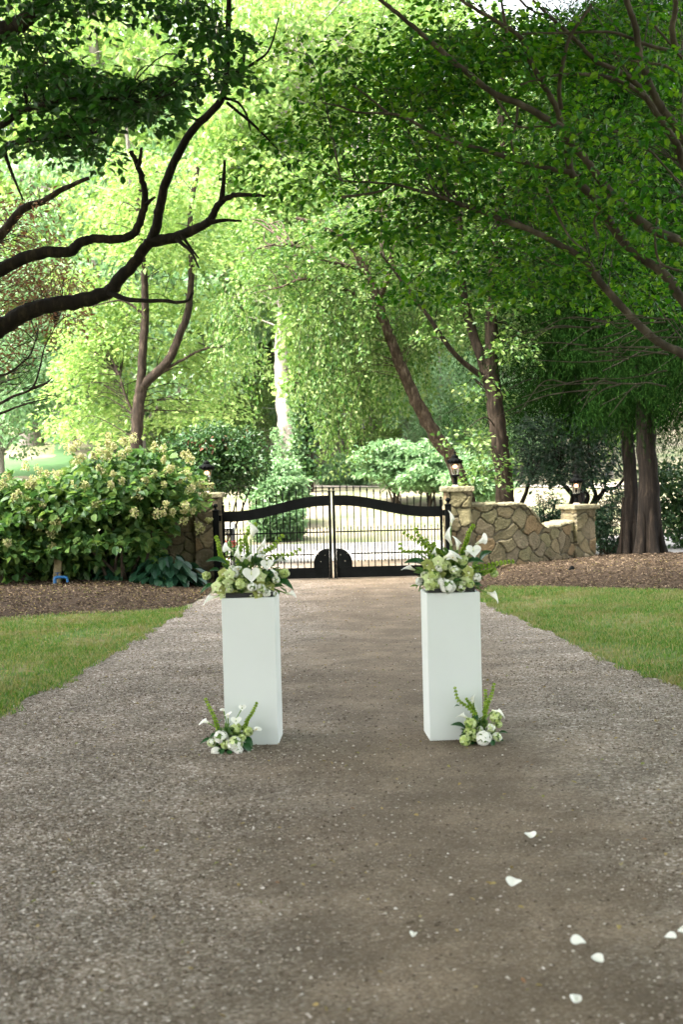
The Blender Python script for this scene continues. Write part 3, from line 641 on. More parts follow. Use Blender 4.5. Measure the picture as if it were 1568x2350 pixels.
# ------------------------------------------------------------------ near tree on the left
def tree_left():
    b = (-4.1, 11.0, 0); t = thing('shade_tree', b, 'dark rough barked tree whose crooked limbs reach in from the left edge', 'tree'); g = G(); LM = []
    LM.append(limb([b, (-4.0, 11, 1.2), (-3.95, 11, 2.4), (-3.9, 10.6, 3.6), (-3.6, 10.0, 5.0), (-3.0, 9.0, 6.6), (-2.6, 8, 8.2)], 0.24, 0.10, g, 12))
    A = [(-4.0, 11, 1.6)] + pl([(-70, 800), (0, 752), (60, 716), (110, 700), (180, 690), (245, 672), (275, 640), (310, 600), (345, 553)], 11, 10.6)
    LM.append(limb(A, 0.078, 0.040, g, 10))
    LM.append(limb(pl([(345, 555), (357, 525), (366, 480), (385, 405), (437, 305), (500, 240), (516, 200), (522, 110), (526, 0), (540, -120)], 10.6, 10.2), 0.040, 0.016, g))
    LM.append(limb(pl([(345, 555), (400, 545), (445, 526), (480, 508), (500, 472), (525, 452), (560, 447), (608, 450)], 10.6, 10.0), 0.045, 0.010, g))
    limb(pl([(480, 510), (515, 505), (555, 507)], 10.2), 0.020, 0.007, g); limb(pl([(508, 466), (513, 420), (515, 368)], 10.2), 0.022, 0.009, g)
    limb(pl([(405, 548), (438, 578), (456, 614)], 10.4, 10.2), 0.016, 0.006, g); limb(pl([(417, 540), (442, 575), (456, 592)], 10.4, 10.3), 0.012, 0.005, g)
    LM.append(limb([(-3.92, 10.9, 2.6)] + pl([(-80, 665), (0, 620), (60, 590), (110, 578), (160, 578), (183, 557), (215, 548), (285, 547), (316, 520), (331, 470), (331, 430), (318, 385), (301, 347)], 10.6, 10.2), 0.055, 0.017, g))
    limb(pl([(316, 390), (322, 360), (325, 338)], 10.2), 0.018, 0.010, g); limb(pl([(335, 470), (345, 460), (356, 452)], 10.2), 0.016, 0.008, g)
    limb(pl([(250, 672), (300, 688), (370, 690), (425, 692), (442, 672)], 10.7, 10.3), 0.022, 0.008, g)
    LM.append(limb([(-3.7, 10.2, 4.6)] + pl([(-90, 120), (0, 72), (48, 52), (92, 12), (118, -25), (160, -120)], 9.4, 8.8), 0.075, 0.035, g))
    LM.append(limb([(-3.85, 10.4, 4.0)] + pl([(-90, 420), (-30, 372), (0, 350), (30, 330), (100, 318), (180, 311), (240, 298)], 9.2, 8.6), 0.035, 0.008, g))
    limb(pl([(10, 350), (28, 400), (52, 458)], 9.1, 9.0), 0.014, 0.006, g)
    LM.append(limb([(-3.6, 10, 5.0)] + pl([(100, -260), (250, -150), (400, -60), (500, -10)], 8.6, 8.2), 0.05, 0.010, g))
    LM.append(limb([(-3.8, 10.4, 4.4)] + pl([(-60, 300), (60, 250), (200, 225), (340, 235)], 8.9, 8.4), 0.03, 0.007, g))
    for q in ((515, 225, 545, 235, 565, 262, 575, 300), (520, 235, 580, 285, 620, 325, 640, 345), (465, 282, 430, 265, 400, 262, 380, 270), (535, 175, 560, 140, 555, 105, 553, 75), (540, 170, 590, 140, 620, 110, 640, 40)):
        limb(pl(list(zip(q[::2], q[1::2])), 10.2), 0.013, 0.005, g, 5)
    bands = [([(0, 200), (80, 175), (160, 180), (240, 190), (330, 215), (395, 240)], 26, 42), ([(60, 250), (160, 245), (260, 240), (360, 265)], 24, 30), ([(100, 300), (200, 280), (300, 270)], 16, 15), ([(0, 150), (60, 120), (120, 70)], 24, 9),
             ([(0, 15), (150, 8), (300, 0), (440, 15)], 22, 34), ([(430, 10), (480, 50), (500, 90)], 20, 15), ([(390, 192), (450, 166), (510, 160), (545, 185)], 11, 12), ([(0, 335), (80, 322), (170, 325)], 13, 10), ([(200, 340), (228, 372)], 11, 4), ([(0, 100), (40, 60)], 18, 5)]
    C = []
    for bp, sp, n in bands:
        q = catmull(np.array(bp, float), 12)
        for _ in range(n): p = q[RNG.integers(0, len(q))] + RNG.normal(0, sp * .6, 2); C.append(pix(p[0], p[1], RNG.uniform(8.2, 9.4)))
    C = np.array(C); O = overhead(-13, 1.5, -18, 17.0, 1450)
    connect(LM, C[::2], g, 0.006, 4); g.build('trunk', M['bark_dark'], t, True)
    c = G(); C = C[RNG.random(len(C)) < .62]; disc_clumps(c, C, 34, RNG.uniform(.15, .30, len(C)), 0.056, 0.042, 0, 0.13, 0.25, 0.38, True); twigs_from(c, C, 3, 0.17, 0.0022, 1)
    disc_clumps(c, O, 130, 1.0, 0.20, 0.16, 0, 0.25, 0.2, 0.4); c.build('crown', [M['near_dark'], M['twig']], t)  # crown mesh also carries the added light-blocking leaves behind the viewpoint
tree_left()

# ------------------------------------------------------------------ near tree on the right
def tree_right():
    b = (4.3, 10.4, 0); t = thing('maple_tree', b, 'smooth brown maple with long arching bare limbs reaching in from the right', 'tree'); g = G(); LM = []
    Z2 = lambda s: [(784 + x / 2, y / 2) for x, y in s]; Z4 = lambda s: [(784 + x / 2, 501.8 + y / 2) for x, y in s]
    st = [(4.25, 10.4, 0.8)]
    limb([b, (4.25, 10.4, 0.9), (4.2, 10.4, 2.0)], 0.17, 0.12, g, 12)
    LM.append(limb(st + [(3.6, 10.3, 1.9)] + pl(Z4([(1720, 720), (1568, 620), (1450, 560), (1330, 450), (1180, 280), (1110, 185), (920, 75), (730, 0)]) + Z2([(540, 935), (430, 895), (350, 875), (240, 845), (0, 830)]), 10.2, 9.4), 0.040, 0.006, g))
    LM.append(limb([(4.2, 10.4, 1.4)] + pl(Z4([(1720, 520), (1568, 372), (1480, 250), (1330, 140), (1240, 30)]) + Z2([(1190, 940), (1100, 850), (1050, 780), (1040, 700), (1020, 600), (990, 500), (920, 380), (860, 260), (820, 170), (700, 90), (550, 0), (420, -120)]), 10.0, 9.2), 0.040, 0.010, g))
    LM.append(limb([(4.2, 10.4, 1.9)] + pl(Z2([(1720, 1180), (1568, 1110), (1420, 1050), (1300, 950), (1200, 840), (1130, 740), (1040, 640), (1015, 590), (930, 540), (830, 480), (700, 430), (600, 350), (500, 270), (400, 180), (290, 90), (180, 0), (60, -120)]), 9.8, 8.8), 0.036, 0.011, g))
    LM.append(limb(pl(Z2([(1050, 790), (940, 770), (800, 735), (660, 690), (530, 655), (440, 620), (350, 570), (270, 530), (190, 520), (70, 515), (0, 490), (-90, 470)]), 9.6, 9.0), 0.019, 0.005, g))
    limb(pl(Z2([(215, 520), (130, 450), (50, 390)]), 9.2, 9.0), 0.010, 0.004, g, 5)
    LM.append(limb([(4.1, 10.4, 2.3)] + pl(Z2([(1740, 1000), (1640, 760), (1568, 630), (1530, 575), (1450, 460), (1400, 340), (1370, 250), (1350, 120), (1310, 0), (1290, -100)]), 9.6, 9.2), 0.034, 0.018, g))
    LM.append(limb([(4.1, 10.4, 2.3)] + pl(Z2([(1750, 1100), (1640, 900), (1568, 745), (1540, 660), (1480, 570), (1400, 450), (1340, 370), (1260, 320), (1170, 280), (1100, 210), (1060, 170), (960, 80), (880, 0)]), 9.9, 9.3), 0.032, 0.009, g))
    LM.append(limb(pl(Z2([(1700, 430), (1568, 260), (1530, 200), (1520, 120), (1535, 40), (1530, -40)]), 9.4, 9.2), 0.024, 0.016, g))
    LM.append(limb(pl(Z2([(1010, 500), (1000, 400), (1020, 280), (1050, 170), (1150, 20)]), 9.4, 9.2), 0.016, 0.010, g, 6))
    LM.append(limb(pl(Z2([(1390, 440), (1300, 380), (1200, 350), (1090, 340), (950, 350), (820, 390)]), 9.6, 9.3), 0.018, 0.007, g, 6))
    LM.append(limb(pl(Z2([(760, 150), (745, 70), (735, 0), (730, -60)]), 9.2, 9.1), 0.012, 0.008, g, 6))
    LM.append(limb(pl(Z2([(1568, 240), (1500, 230), (1400, 205), (1250, 150), (1060, 150), (830, 155)]), 9.5, 9.2), 0.016, 0.006, g, 6))
    for q in ([(700, 440), (750, 510), (810, 580), (930, 580), (1000, 590)], [(810, 480), (800, 580), (780, 640), (795, 720)], [(1250, 600), (1380, 660), (1500, 780), (1568, 860)], [(940, 860), (990, 980), (1050, 1090), (1120, 1150)],
              [(1600, 1250), (1470, 1210), (1440, 1100), (1450, 1000)], [(0, 905), (170, 880), (240, 845)], [(1180, 1100), (1160, 1010), (1200, 960)], [(1440, 120), (1500, 190), (1568, 270)], [(820, 0), (870, 45), (960, 80)], [(1568, 360), (1480, 300), (1360, 285), (1240, 240)]):
        limb(pl(Z2(q), 9.4, 9.3), 0.010, 0.006, g, 5)
    # bare grey twigs low on the right
    for _ in range(26):
        u, v = RNG.uniform(1300, 1568), RNG.uniform(720, 900); du = -RNG.uniform(60, 240); Yq = RNG.uniform(9, 11)
        limb(pl([(u, v), (u + du * .5, v + RNG.uniform(-15, 20)), (u + du, v + RNG.uniform(-10, 70))], Yq), 0.006, 0.002, g, 4)
    rects = [(1000, 0, 1568, 130, 60), (860, 60, 1300, 250, 70), (1250, 90, 1568, 330, 46), (800, 130, 1060, 330, 46), (620, 180, 860, 330, 18), (900, 330, 1300, 520, 50), (1280, 330, 1568, 560, 34), (740, 400, 960, 560, 18),
             (900, 520, 1250, 680, 40), (1200, 560, 1568, 720, 30), (560, 60, 800, 220, 7), (640, 330, 900, 440, 9), (1100, 440, 1400, 640, 22)]
    C = np.vstack([scatter_px(rects, 9.4, 12.5), scatter_px([(1000, 60, 1568, 420, 18), (780, 120, 1100, 420, 9), (1250, 420, 1568, 640, 5)], 8.4, 9.2)]); O = overhead(0.0, 12, -18, 19, 560)
    connect(LM, C[::2], g, 0.0028, 4); g.build('trunk', M['bark_smooth'], t, True)
    c = G(); C = C[RNG.random(len(C)) < .62]; disc_clumps(c, C, 84, RNG.uniform(.26, .50, len(C)), 0.050, 0.036, 0, 0.09, 0.22, 0.34, True); twigs_from(c, C, 4, 0.34, 0.0018, 1, flat=.12)
    disc_clumps(c, O, 150, 0.95, 0.16, 0.12, 0, 0.25, 0.2, 0.5); c.build('crown', [M['maple'], M['twig']], t)  # unseen leaves added behind the viewpoint to cut light are merged in here
tree_right()

# ------------------------------------------------------------------ rusty weeping tree at the left edge
def tree_rusty():
    b = (-5.6, 16.5, 0); t = thing('weeping_tree', b, 'rust coloured tree with bare drooping twigs at the left edge', 'tree'); g = G(); LM = []
    z = lambda s: [(x * .2135, 564.5 + y * .2135) for x, y in s]
    limb([b, (-5.5, 16.5, 1.5), (-5.4, 16.4, 2.8), (-5.2, 16.3, 4.2)], 0.16, 0.08, g, 10)
    LM.append(limb([(-5.4, 16.4, 2.6)] + pl([(-60, 600), (0, 540), (50, 482), (100, 460), (150, 430), (205, 408)], 16), 0.075, 0.02, g))
    for q in ([(-200, 1420), (0, 1390), (100, 1360), (220, 1270), (320, 1170), (370, 1040), (400, 970)], [(-200, 1760), (0, 1690), (150, 1610), (330, 1540), (400, 1400), (440, 1250), (480, 1080), (600, 850)], [(-200, 1840), (0, 1800), (150, 1740), (330, 1680), (500, 1640)], [(340, 1530), (480, 1480), (560, 1420)]):
        LM.append(limb(([(-5.4, 16.4, 2.2)] if q[0][0] < 0 else []) + pl(z(q), 16), 0.020, 0.006, g, 6))
    for _ in range(70):
        u, v = RNG.uniform(-60, 60), RNG.uniform(640, 930); du = RNG.uniform(30, 120)
        limb(pl([(u, v), (u + du * .5, v - RNG.uniform(0, 25)), (u + du, v - RNG.uniform(0, 90))], RNG.uniform(15.5, 16.8)), 0.006, 0.002, g, 3, 3)
    C = scatter_px([(-80, 520, 110, 700, 60), (0, 430, 100, 560, 14), (60, 600, 190, 760, 26), (-80, 700, 60, 820, 16)], 15.5, 17)
    connect(LM, C, g, 0.006, 4); g.build('trunk', M['bark_brown'], t, True)
    c = G(); disc_clumps(c, C, 40, 0.26, 0.07, 0.022, 0, 0.5, 0.6, 0.7); c.build('crown', [M['rust']], t)
tree_rusty()

# ------------------------------------------------------------------ trees by the gate
def tree_fork():
    Yt = 29.0; b = pix(304, 1200, Yt); b[2] = 0; t = thing('forked_tree', b, 'slender brown tree forking low behind the flowering shrub, light green leaves', 'tree'); g = G(); LM = []
    LM.append(limb([b] + pl([(308, 1080), (312, 1005), (318, 930), (325, 885)], Yt), 0.14, 0.12, g, 10))
    LM.append(limb(pl([(322, 890), (328, 800), (333, 720), (331, 640), (326, 580), (318, 480), (330, 380)], Yt), 0.095, 0.045, g))
    LM.append(limb(pl([(325, 888), (352, 862), (388, 825), (408, 775), (430, 720), (437, 660), (440, 600), (436, 500), (455, 380)], Yt), 0.11, 0.045, g))
    LM.append(limb(pl([(375, 850), (420, 825), (470, 800), (540, 795)], Yt), 0.035, 0.012, g)); LM.append(limb(pl([(310, 960), (285, 900), (275, 860)], Yt), 0.03, 0.01, g))
    LM.append(limb(pl([(330, 720), (280, 690), (220, 700)], Yt), 0.03, 0.01, g))
    C = scatter_px([(150, 620, 300, 900, 46), (230, 640, 480, 800, 34), (400, 780, 560, 960, 26), (120, 880, 300, 1000, 24), (200, 430, 520, 560, 40), (260, 380, 480, 600, 24), (300, 880, 420, 960, 6)], 29.4, 32.5)
    connect(LM, C, g, 0.007, 4)
    C = np.vstack([C, scatter_px([(270, 360, 480, 590, 26)], 27.6, 28.7)]); g.build('trunk', M['bark_brown'], t, True)
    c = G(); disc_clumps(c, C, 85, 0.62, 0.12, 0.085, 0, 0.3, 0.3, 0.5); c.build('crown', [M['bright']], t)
tree_fork()
def tree_birch():
    Yt = 26.6; b = pix(1112, 1290, Yt); b[2] = 0; t = thing('leaning_birch', b, 'birch with a trunk leaning left over the gate and weeping green leaves', 'tree'); g = G(); LM = []
    LM.append(limb([b] + pl([(1085, 1190), (1060, 1115), (1035, 1050), (1000, 1000), (960, 930), (930, 862), (905, 800), (888, 755), (868, 690), (840, 620), (800, 560), (740, 520), (680, 500)], Yt, 25.6), 0.165, 0.03, g, 12, rough=0.09))
    LM.append(limb(pl([(888, 755), (850, 700), (780, 660), (700, 640), (640, 660)], 26.2, 25.4), 0.06, 0.015, g))
    LM.append(limb(pl([(868, 690), (900, 600), (880, 500), (840, 420)], 26.2, 26), 0.06, 0.015, g)); LM.append(limb(pl([(840, 620), (760, 600), (660, 560), (590, 570)], 26.2, 25.4), 0.045, 0.012, g))
    C = scatter_px([(560, 500, 720, 620, 34), (690, 620, 860, 720, 28), (700, 480, 950, 640, 42), (570, 600, 640, 680, 10), (760, 380, 980, 520, 26)], 25.2, 28)
    S = np.vstack([scatter_px([(690, 640, 860, 730, 50), (690, 690, 800, 800, 44), (720, 800, 830, 890, 36), (500, 640, 590, 720, 22)], 25, 27.2), scatter_px([(860, 640, 980, 800, 60)], 27.0, 28.5)])
    connect(LM, C, g, 0.012, 4); connect(LM, S[::4], g, 0.006, 3); g.build('trunk', M['bark_birch'], t, True)
    c = G(); disc_clumps(c, C, 75, 0.40, 0.085, 0.062, 0, 0.5, 0.5, 0.6)
    strands(c, S, RNG.uniform(0.8, 2.0, len(S)), 60, 0.085, 0.050, 0, 0.12, 0.07, twig=(1, 0.004)); c.build('crown', [M['birch'], M['twig']], t)
M['bark_birch'] = bark('peeling_birch_bark', (0.03, 0.021, 0.015), (0.08, 0.057, 0.041), (0.22, 0.17, 0.13), 20, 0.35, 0.9, 0.03)
tree_birch()
def tree_multi():
    Yt = 25.6; b = pix(1168, 1290, Yt); b[2] = 0; t = thing('tall_tree', b, 'tall straight brown trunk behind the curved wall, forking above the lamp', 'tree'); g = G(); LM = []
    LM.append(limb([b] + pl([(1162, 1160), (1150, 1040), (1138, 940), (1130, 860), (1128, 780), (1133, 650), (1147, 500), (1153, 380), (1150, 200), (1160, 40)], Yt), 0.185, 0.055, g, 14, rough=0.04))
    LM.append(limb(pl([(1128, 890), (1108, 830), (1085, 760), (1066, 690), (1056, 560), (1050, 420), (1046, 300), (1030, 150)], Yt, 26), 0.11, 0.035, g))
    LM.append(limb(pl([(1122, 875), (1044, 812), (984, 727), (909, 627), (874, 582)], Yt, 24.6), 0.06, 0.015, g)); LM.append(limb(pl([(1130, 700), (1190, 600), (1230, 480), (1240, 380)], Yt, 26), 0.06, 0.02, g))
    C = scatter_px([(850, 330, 1100, 620, 70), (1050, 260, 1260, 560, 60), (980, 600, 1120, 800, 22), (1060, 880, 1140, 1090, 14), (900, 120, 1250, 330, 50), (1150, 560, 1260, 820, 24)], 24.5, 28.5)
    connect(LM, C, g, 0.014, 4); g.build('trunk', M['bark_brown'], t, True)
    c = G(); disc_clumps(c, C, 75, 0.5, 0.095, 0.068, 0, 0.35, 0.35, 0.55); c.build('crown', [M['birch']], t)
tree_multi()
def cedar(u, Yt, r, label, spread, seed, n=90, top=10.5, low=1.6, trunk2=None):
    rg = np.random.default_rng(seed); b = pix(u, 1280, Yt); b[2] = 0; t = thing('cedar_tree', b, label, 'tree', 'dark cedars on the right'); g = G(); LM = []
    LM.append(limb([b, b + [0.02, 0, 1.5], b + [-0.05, 0.05, 3.5], b + [0.05, 0, 6], b + [0, 0, top]], r, r * .3, g, 14, 8, rough=0.07))
    for k in range(7):
        a = k * 0.9 + rg.random(); g.tube(catmull(np.array([b + [math.cos(a) * r * 1.5, math.sin(a) * r * 1.5, -0.05], b + [math.cos(a) * r * .95, math.sin(a) * r * .95, 0.35], b + [math.cos(a) * r * .6, math.sin(a) * r * .6, 1.1]]), 4), [r * .45, r * .3], 6)
    S = []
    for _ in range(n):
        h = rg.uniform(low, top); a = rg.uniform(0, 2 * np.pi); ln = spread * (1 - 0.45 * (h / top)) * rg.uniform(.5, 1)
        d = np.array([math.cos(a), math.sin(a), 0]); P = catmull(np.array([b + [0, 0, h], b + [0, 0, h + 0.15] + d * ln * .5, b + [0, 0, h - 0.35] + d * ln]), 5)
        g.tube(P, [0.028, 0.006], 4); S.append(P[3:])
    S = np.vstack(S); S = np.repeat(S, 3, 0) + rg.normal(0, 0.22, (len(S) * 3, 3)) * np.array([1, 1, .4])
    g.build('trunk', M['bark_cedar'], t, True)
    c = G(); strands(c, S, rg.uniform(.35, .85, len(S)), 40, 0.11, 0.013, 0, 0.5, 0.09, rg); c.build('crown', [M['cedar']], t); return t
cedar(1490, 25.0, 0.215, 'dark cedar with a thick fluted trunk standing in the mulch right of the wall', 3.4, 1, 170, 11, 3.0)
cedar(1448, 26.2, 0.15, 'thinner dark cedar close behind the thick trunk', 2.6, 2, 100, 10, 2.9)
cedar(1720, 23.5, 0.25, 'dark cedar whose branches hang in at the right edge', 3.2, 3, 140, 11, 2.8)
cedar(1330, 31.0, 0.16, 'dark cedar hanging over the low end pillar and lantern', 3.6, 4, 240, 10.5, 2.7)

# ------------------------------------------------------------------ woodland behind
def wood_tree(name, label, cat, matl, barkm, h, cr, seed, leaf=0.20, n=90, m_leaf=120, group=None, low=0.30):
    rg = np.random.default_rng(seed); t = thing(name, (0, -60, 0), label, cat, group); o = np.array([0, -60.0, 0]); g = G(); LM = []
    LM.append(limb([o - [0, 0, .4], o + [0.1, 0, h * .25], o + [-.1, .1, h * .5], o + [.05, 0, h * .8], o + [0, 0, h * .93]], 0.022 * h, 0.05, g, 10, 6))
    for k in range(9):
        z = h * rg.uniform(low, .7); a = k * 2.4 + rg.random(); d = np.array([math.cos(a), math.sin(a), 0]); ln = cr * rg.uniform(.6, .95)
        LM.append(limb([o + [0, 0, z], o + [0, 0, z + ln * .35] + d * ln * .45, o + [0, 0, z + ln * .5] + d * ln], 0.08, 0.02, g, 6, 5))
    d = unit(rg.normal(0, 1, (n, 3))); rad = rg.random(n) ** 0.4
    C = o + d * rad[:, None] * np.array([cr, cr, h * (1 - low) * .5]) + [0, 0, h * (low + (1 - low) * .52)]
    connect(LM, C[::2], g, 0.014, 4); g.build('trunk', barkm, t, True)
    c = G(); ball_clumps(c, C, m_leaf, cr * .26, leaf, leaf * .7, 0, 0.7, False, rg, 0.6, 0.6); c.build('crown', [matl], t); return t
LB = 'sunlit light green woodland tree on the hillside beyond the gate'
LP = 'pale blue green woodland tree on the hillside beyond the gate'
GRP = 'woodland trees on the hillside'
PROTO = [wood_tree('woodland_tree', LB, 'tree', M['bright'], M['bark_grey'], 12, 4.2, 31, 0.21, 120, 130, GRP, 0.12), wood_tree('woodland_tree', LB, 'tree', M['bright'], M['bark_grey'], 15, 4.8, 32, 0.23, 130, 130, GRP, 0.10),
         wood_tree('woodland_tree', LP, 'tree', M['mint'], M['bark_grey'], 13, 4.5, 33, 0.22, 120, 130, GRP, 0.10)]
rgw = np.random.default_rng(77); used = [False] * 3; SPOTS = []
for Yr, nx, half in ((40, 3, 7), (50, 5, 9.5), (60, 6, 11), (72, 7, 13.5), (86, 8, 16), (102, 9, 19), (122, 10, 23)):
    for i in range(nx):
        x = -half + 2 * half * (i + rgw.uniform(.1, .9)) / nx; y = Yr + rgw.uniform(-4, 4); SPOTS.append((x, y))
TALL = [(3.6, 50.5, 2, .40), (6.4, 52, 2, .42), (1.2, 53, 0, .36), (8.6, 55, 0, .5), (-0.8, 56, 2, .42), (-5.5, 48, 0, .30), (-3.8, 53, 0, .38), (-7.6, 50, 2, .34), (-8.2, 60, 0, .5), (-3.0, 64, 0, .5), (-10.5, 56, 2, .45), (1.5, 58, 2, .55), (4.5, 55, 0, .5), (-2.5, 60, 2, .6), (7, 60, 1, .55), (3, 68, 2, .8), (-0.5, 66, 0, .8), (9.5, 50, 0, .45), (5.5, 47.5, 2, .32), (-10.5, 44, 2, .62), (-12.5, 47, 0, .8), (-8.5, 52, 1, 1.35), (-4.5, 56, 0, 1.6), (0.5, 60, 1, 1.5), (5.5, 57, 0, 1.5), (-13, 60, 1, 1.6), (-2, 72, 2, 1.6), (3, 80, 1, 1.6), (-9, 82, 0, 1.6), (8, 76, 2, 1.5)]
SPOTS = [(x, y) for i, (x, y) in enumerate(SPOTS) if not (y > 48 and x > .10 * y and i % 3) and not (y < 62 and -4.5 < x < 4.0) and not (y < 47 and x > -4)]
for x, y, k, s in [(a, b, None, None) for a, b in SPOTS] + TALL:
    k = int(rgw.integers(0, 3)) if k is None else k; s = s or rgw.uniform(.85, 1.15); z = float(height(x, y)) - 0.1
    if not used[k]: used[k] = True; o = PROTO[k]; o.location = (x, y, z); o.rotation_euler = (0, 0, rgw.uniform(0, 6)); o.scale = (s, s, s)
    else: dup(PROTO[k], (x, y, z), rgw.uniform(0, 6), s)
def sycamore():
    Yt = 44.0; b = pix(672, 1118, Yt); b[2] = float(height(b[0], b[1])); t = thing('sycamore_tree', b, 'tall tree with a pale pinkish white trunk straight behind the gate', 'tree'); g = G(); LM = []
    LM.append(limb([b - [0, 0, .3]] + pl([(668, 1090), (664, 1020), (658, 950), (652, 880), (650, 800), (654, 700), (650, 560), (640, 400), (650, 200)], Yt), 0.36, 0.18, g, 14, rough=0.03))
    LM.append(limb(pl([(650, 700), (720, 600), (800, 480), (840, 380)], Yt), 0.12, 0.04, g)); LM.append(limb(pl([(640, 400), (560, 300), (500, 200)], Yt), 0.1, 0.04, g))
    C = np.vstack([scatter_px([(560, -20, 740, 740, 70), (480, 100, 640, 600, 30)], 41.5, 43.4), scatter_px([(460, 480, 640, 740, 30), (480, 160, 860, 480, 90), (660, 480, 880, 640, 24), (560, -60, 900, 160, 40)], 45, 49)])
    connect(LM, C, g, 0.02, 4); g.build('trunk', M['bark_pale'], t, True)
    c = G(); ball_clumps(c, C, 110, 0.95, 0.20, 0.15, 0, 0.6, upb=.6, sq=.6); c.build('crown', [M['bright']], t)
    iv = G(); P = np.array([pix(RNG.normal(640, 6) + (v - 1000) * .06, v, Yt - .3) for v in RNG.uniform(980, 1110, 50)]); ball_clumps(iv, P, 9, .22, .12, .10); iv.build('ivy', [M['mint']], t)
sycamore()
for u0, lb, r_ in ((684, 'thin brown trunk beside the pale sycamore', .12), (708, 'brown trunk wrapped in dark green ivy right of the sycamore', .17)):
    Yt = 43.0; b = pix(u0, 1120, Yt); b[2] = float(height(b[0], b[1])); t = thing('ivy_tree', b, lb, 'tree'); g = G()
    LM = [limb([b - [0, 0, .3]] + pl([(u0 - 2, 1060), (u0 - 4, 980), (u0 - 2, 880), (u0 + 6, 700)], Yt), r_, r_ * .6, g, 10)]
    C = scatter_px([(u0 - 30, 660, u0 + 120, 900, 30)], 41.5, 44.5); connect(LM, C, g, .015, 4); g.build('trunk', M['bark_brown'], t, True)
    c = G(); ball_clumps(c, C, 90, .8, .18, .13, 0, .6); c.build('crown', [M['bright']], t)
    iv = G(); P = np.array([pix(u0 + RNG.normal(0, 6 if r_ < .15 else 15), v, Yt - .15) for v in RNG.uniform(900, 1100 if r_ > .15 else 1060, 170)]); ball_clumps(iv, P, 8, .2, .13, .10); iv.build('ivy', [M['holly'] if r_ > .15 else M['mint']], t)
Yt = 58; b = pix(912, 1020, Yt); b[2] = float(height(b[0], b[1])); t = thing('bare_trunk', b, 'straight grey brown trunk rising above the pale bushes right of centre', 'tree'); g = G()
limb([b - [0, 0, .3]] + pl([(911, 960), (909, 880), (906, 700)], Yt), .24, .15, g, 12); g.build('trunk', M['bark_grey'], t, True)
c = G(); ball_clumps(c, scatter_px([(820, 500, 1010, 760, 30)], 56, 60), 110, 1.1, .22, .16, 0, .6); c.build('crown', [M['mint']], t)

# ------------------------------------------------------------------ shrubs
def mound_shrub(name, c, rad, n, m_leaf, cr, L, W, matl, label, cat='shrub', seed=5, group=None, z0=0.0, extra=None, hexa=False, shell=0.5, disc=False, stems=7, keep=None):
    rg = np.random.default_rng(seed); c = np.array(c, float); gz = z0; t = thing(name, (c[0], c[1], gz), label, cat, group)
    d = unit(rg.normal(0, 1, (n, 3))); C = c + d * (rg.random(n) ** shell)[:, None] * np.array(rad); C[:, 2] = np.maximum(C[:, 2], gz + .12); C = C if keep is None else C[keep(C)]; n = len(C)
    g = G()
    for k in range(stems):
        e = C[rg.integers(0, n)]; p = np.array([c[0] + rg.normal(0, .10 * rad[0]), c[1] + rg.normal(0, .10), gz - .05]); g.tube(catmull(np.array([p, (p + e) / 2 + [0, 0, .1 * rad[2]], e]), 5), [0.025 + .012 * rad[2], 0.008], 6)
    g.build('stems' if False else 'stem', M['twig'], t, True)
    f = G(); (disc_clumps if disc else ball_clumps)(f, C, m_leaf, cr, L, W, 0, hexa=hexa, rg=rg); f.build('foliage', [matl], t)
    if extra: extra(t, C, d, rg)
    return t
def panicles(count, centre, rad, size):
    def f(t, C, d, rg):
        for i in range(count):
            a = rg.uniform(-math.pi, 0) if rg.random() < .82 else rg.uniform(0, math.pi); e = math.asin(rg.uniform(-.45, 1.0))
            dd = np.array([math.cos(a) * math.cos(e), math.sin(a) * math.cos(e), math.sin(e)]); p = np.array(centre) + dd * np.array(rad) * rg.uniform(.93, 1.06)
            if p[2] < .35: continue
            ax_ = unit(dd + np.array([0, 0, .6]) + rg.normal(0, .25, 3)); k = 60; u = rg.random(k); s = size * rg.uniform(.5, 1.0)
            rr = s * .55 * np.sqrt(np.maximum(0, 1 - u ** 1.6)) * rg.random(k) ** .4; th = rg.random(k) * 6.28; s1 = unit(np.cross(ax_, [0.3, 1, .2])); s2 = np.cross(ax_, s1)
            P = p + ax_ * (u * s)[:, None] + (s1[None] * np.cos(th)[:, None] + s2[None] * np.sin(th)[:, None]) * rr[:, None]
            g = G(); leaf_quads(g, P, rg.normal(0, 1, (k, 3)), P - p + rg.normal(0, .03, (k, 3)), .036, .034, 0); g.build('flower_head', [M['panicle']], t)
    return f
HC = pix(262, 1175, 21.6)
mound_shrub('hydrangea_shrub', (HC[0], 22.0, 1.30), (1.28, 1.0, .92), 190, 44, .36, .135, .10, M['hydra'], 'large flowering shrub with cream flower heads left of the gate', 'shrub', 11, hexa=True, shell=.35, disc=True, keep=lambda C: (C[:, 0] < HC[0] + .55) | (C[:, 2] > 1.15), extra=panicles(99, (HC[0], 22.0, 1.30), (1.36, 1.1, 1.0), .165), stems=16)
HL = pix(20, 1200, 21.2)
mound_shrub('hydrangea_shrub', (HL[0] - .25, 22.0, 1.0), (1.15, .9, .88), 120, 44, .34, .135, .10, M['hydra'], 'flowering shrub with cream flower heads cut by the left picture edge', 'shrub', 12, hexa=True, shell=.35, extra=panicles(40, (HL[0] - .25, 22.0, 1.0), (1.2, 1.0, .9), .15), disc=True, stems=12)
mound_shrub('low_shrub', (pix(160, 1300, 22.6)[0], 22.6, .45), (1.5, .8, .42), 60, 30, .3, .16, .12, M['hydra'], 'low shaded leaves under the flowering shrub behind the blue tap', 'shrub', 13, hexa=True, stems=8)
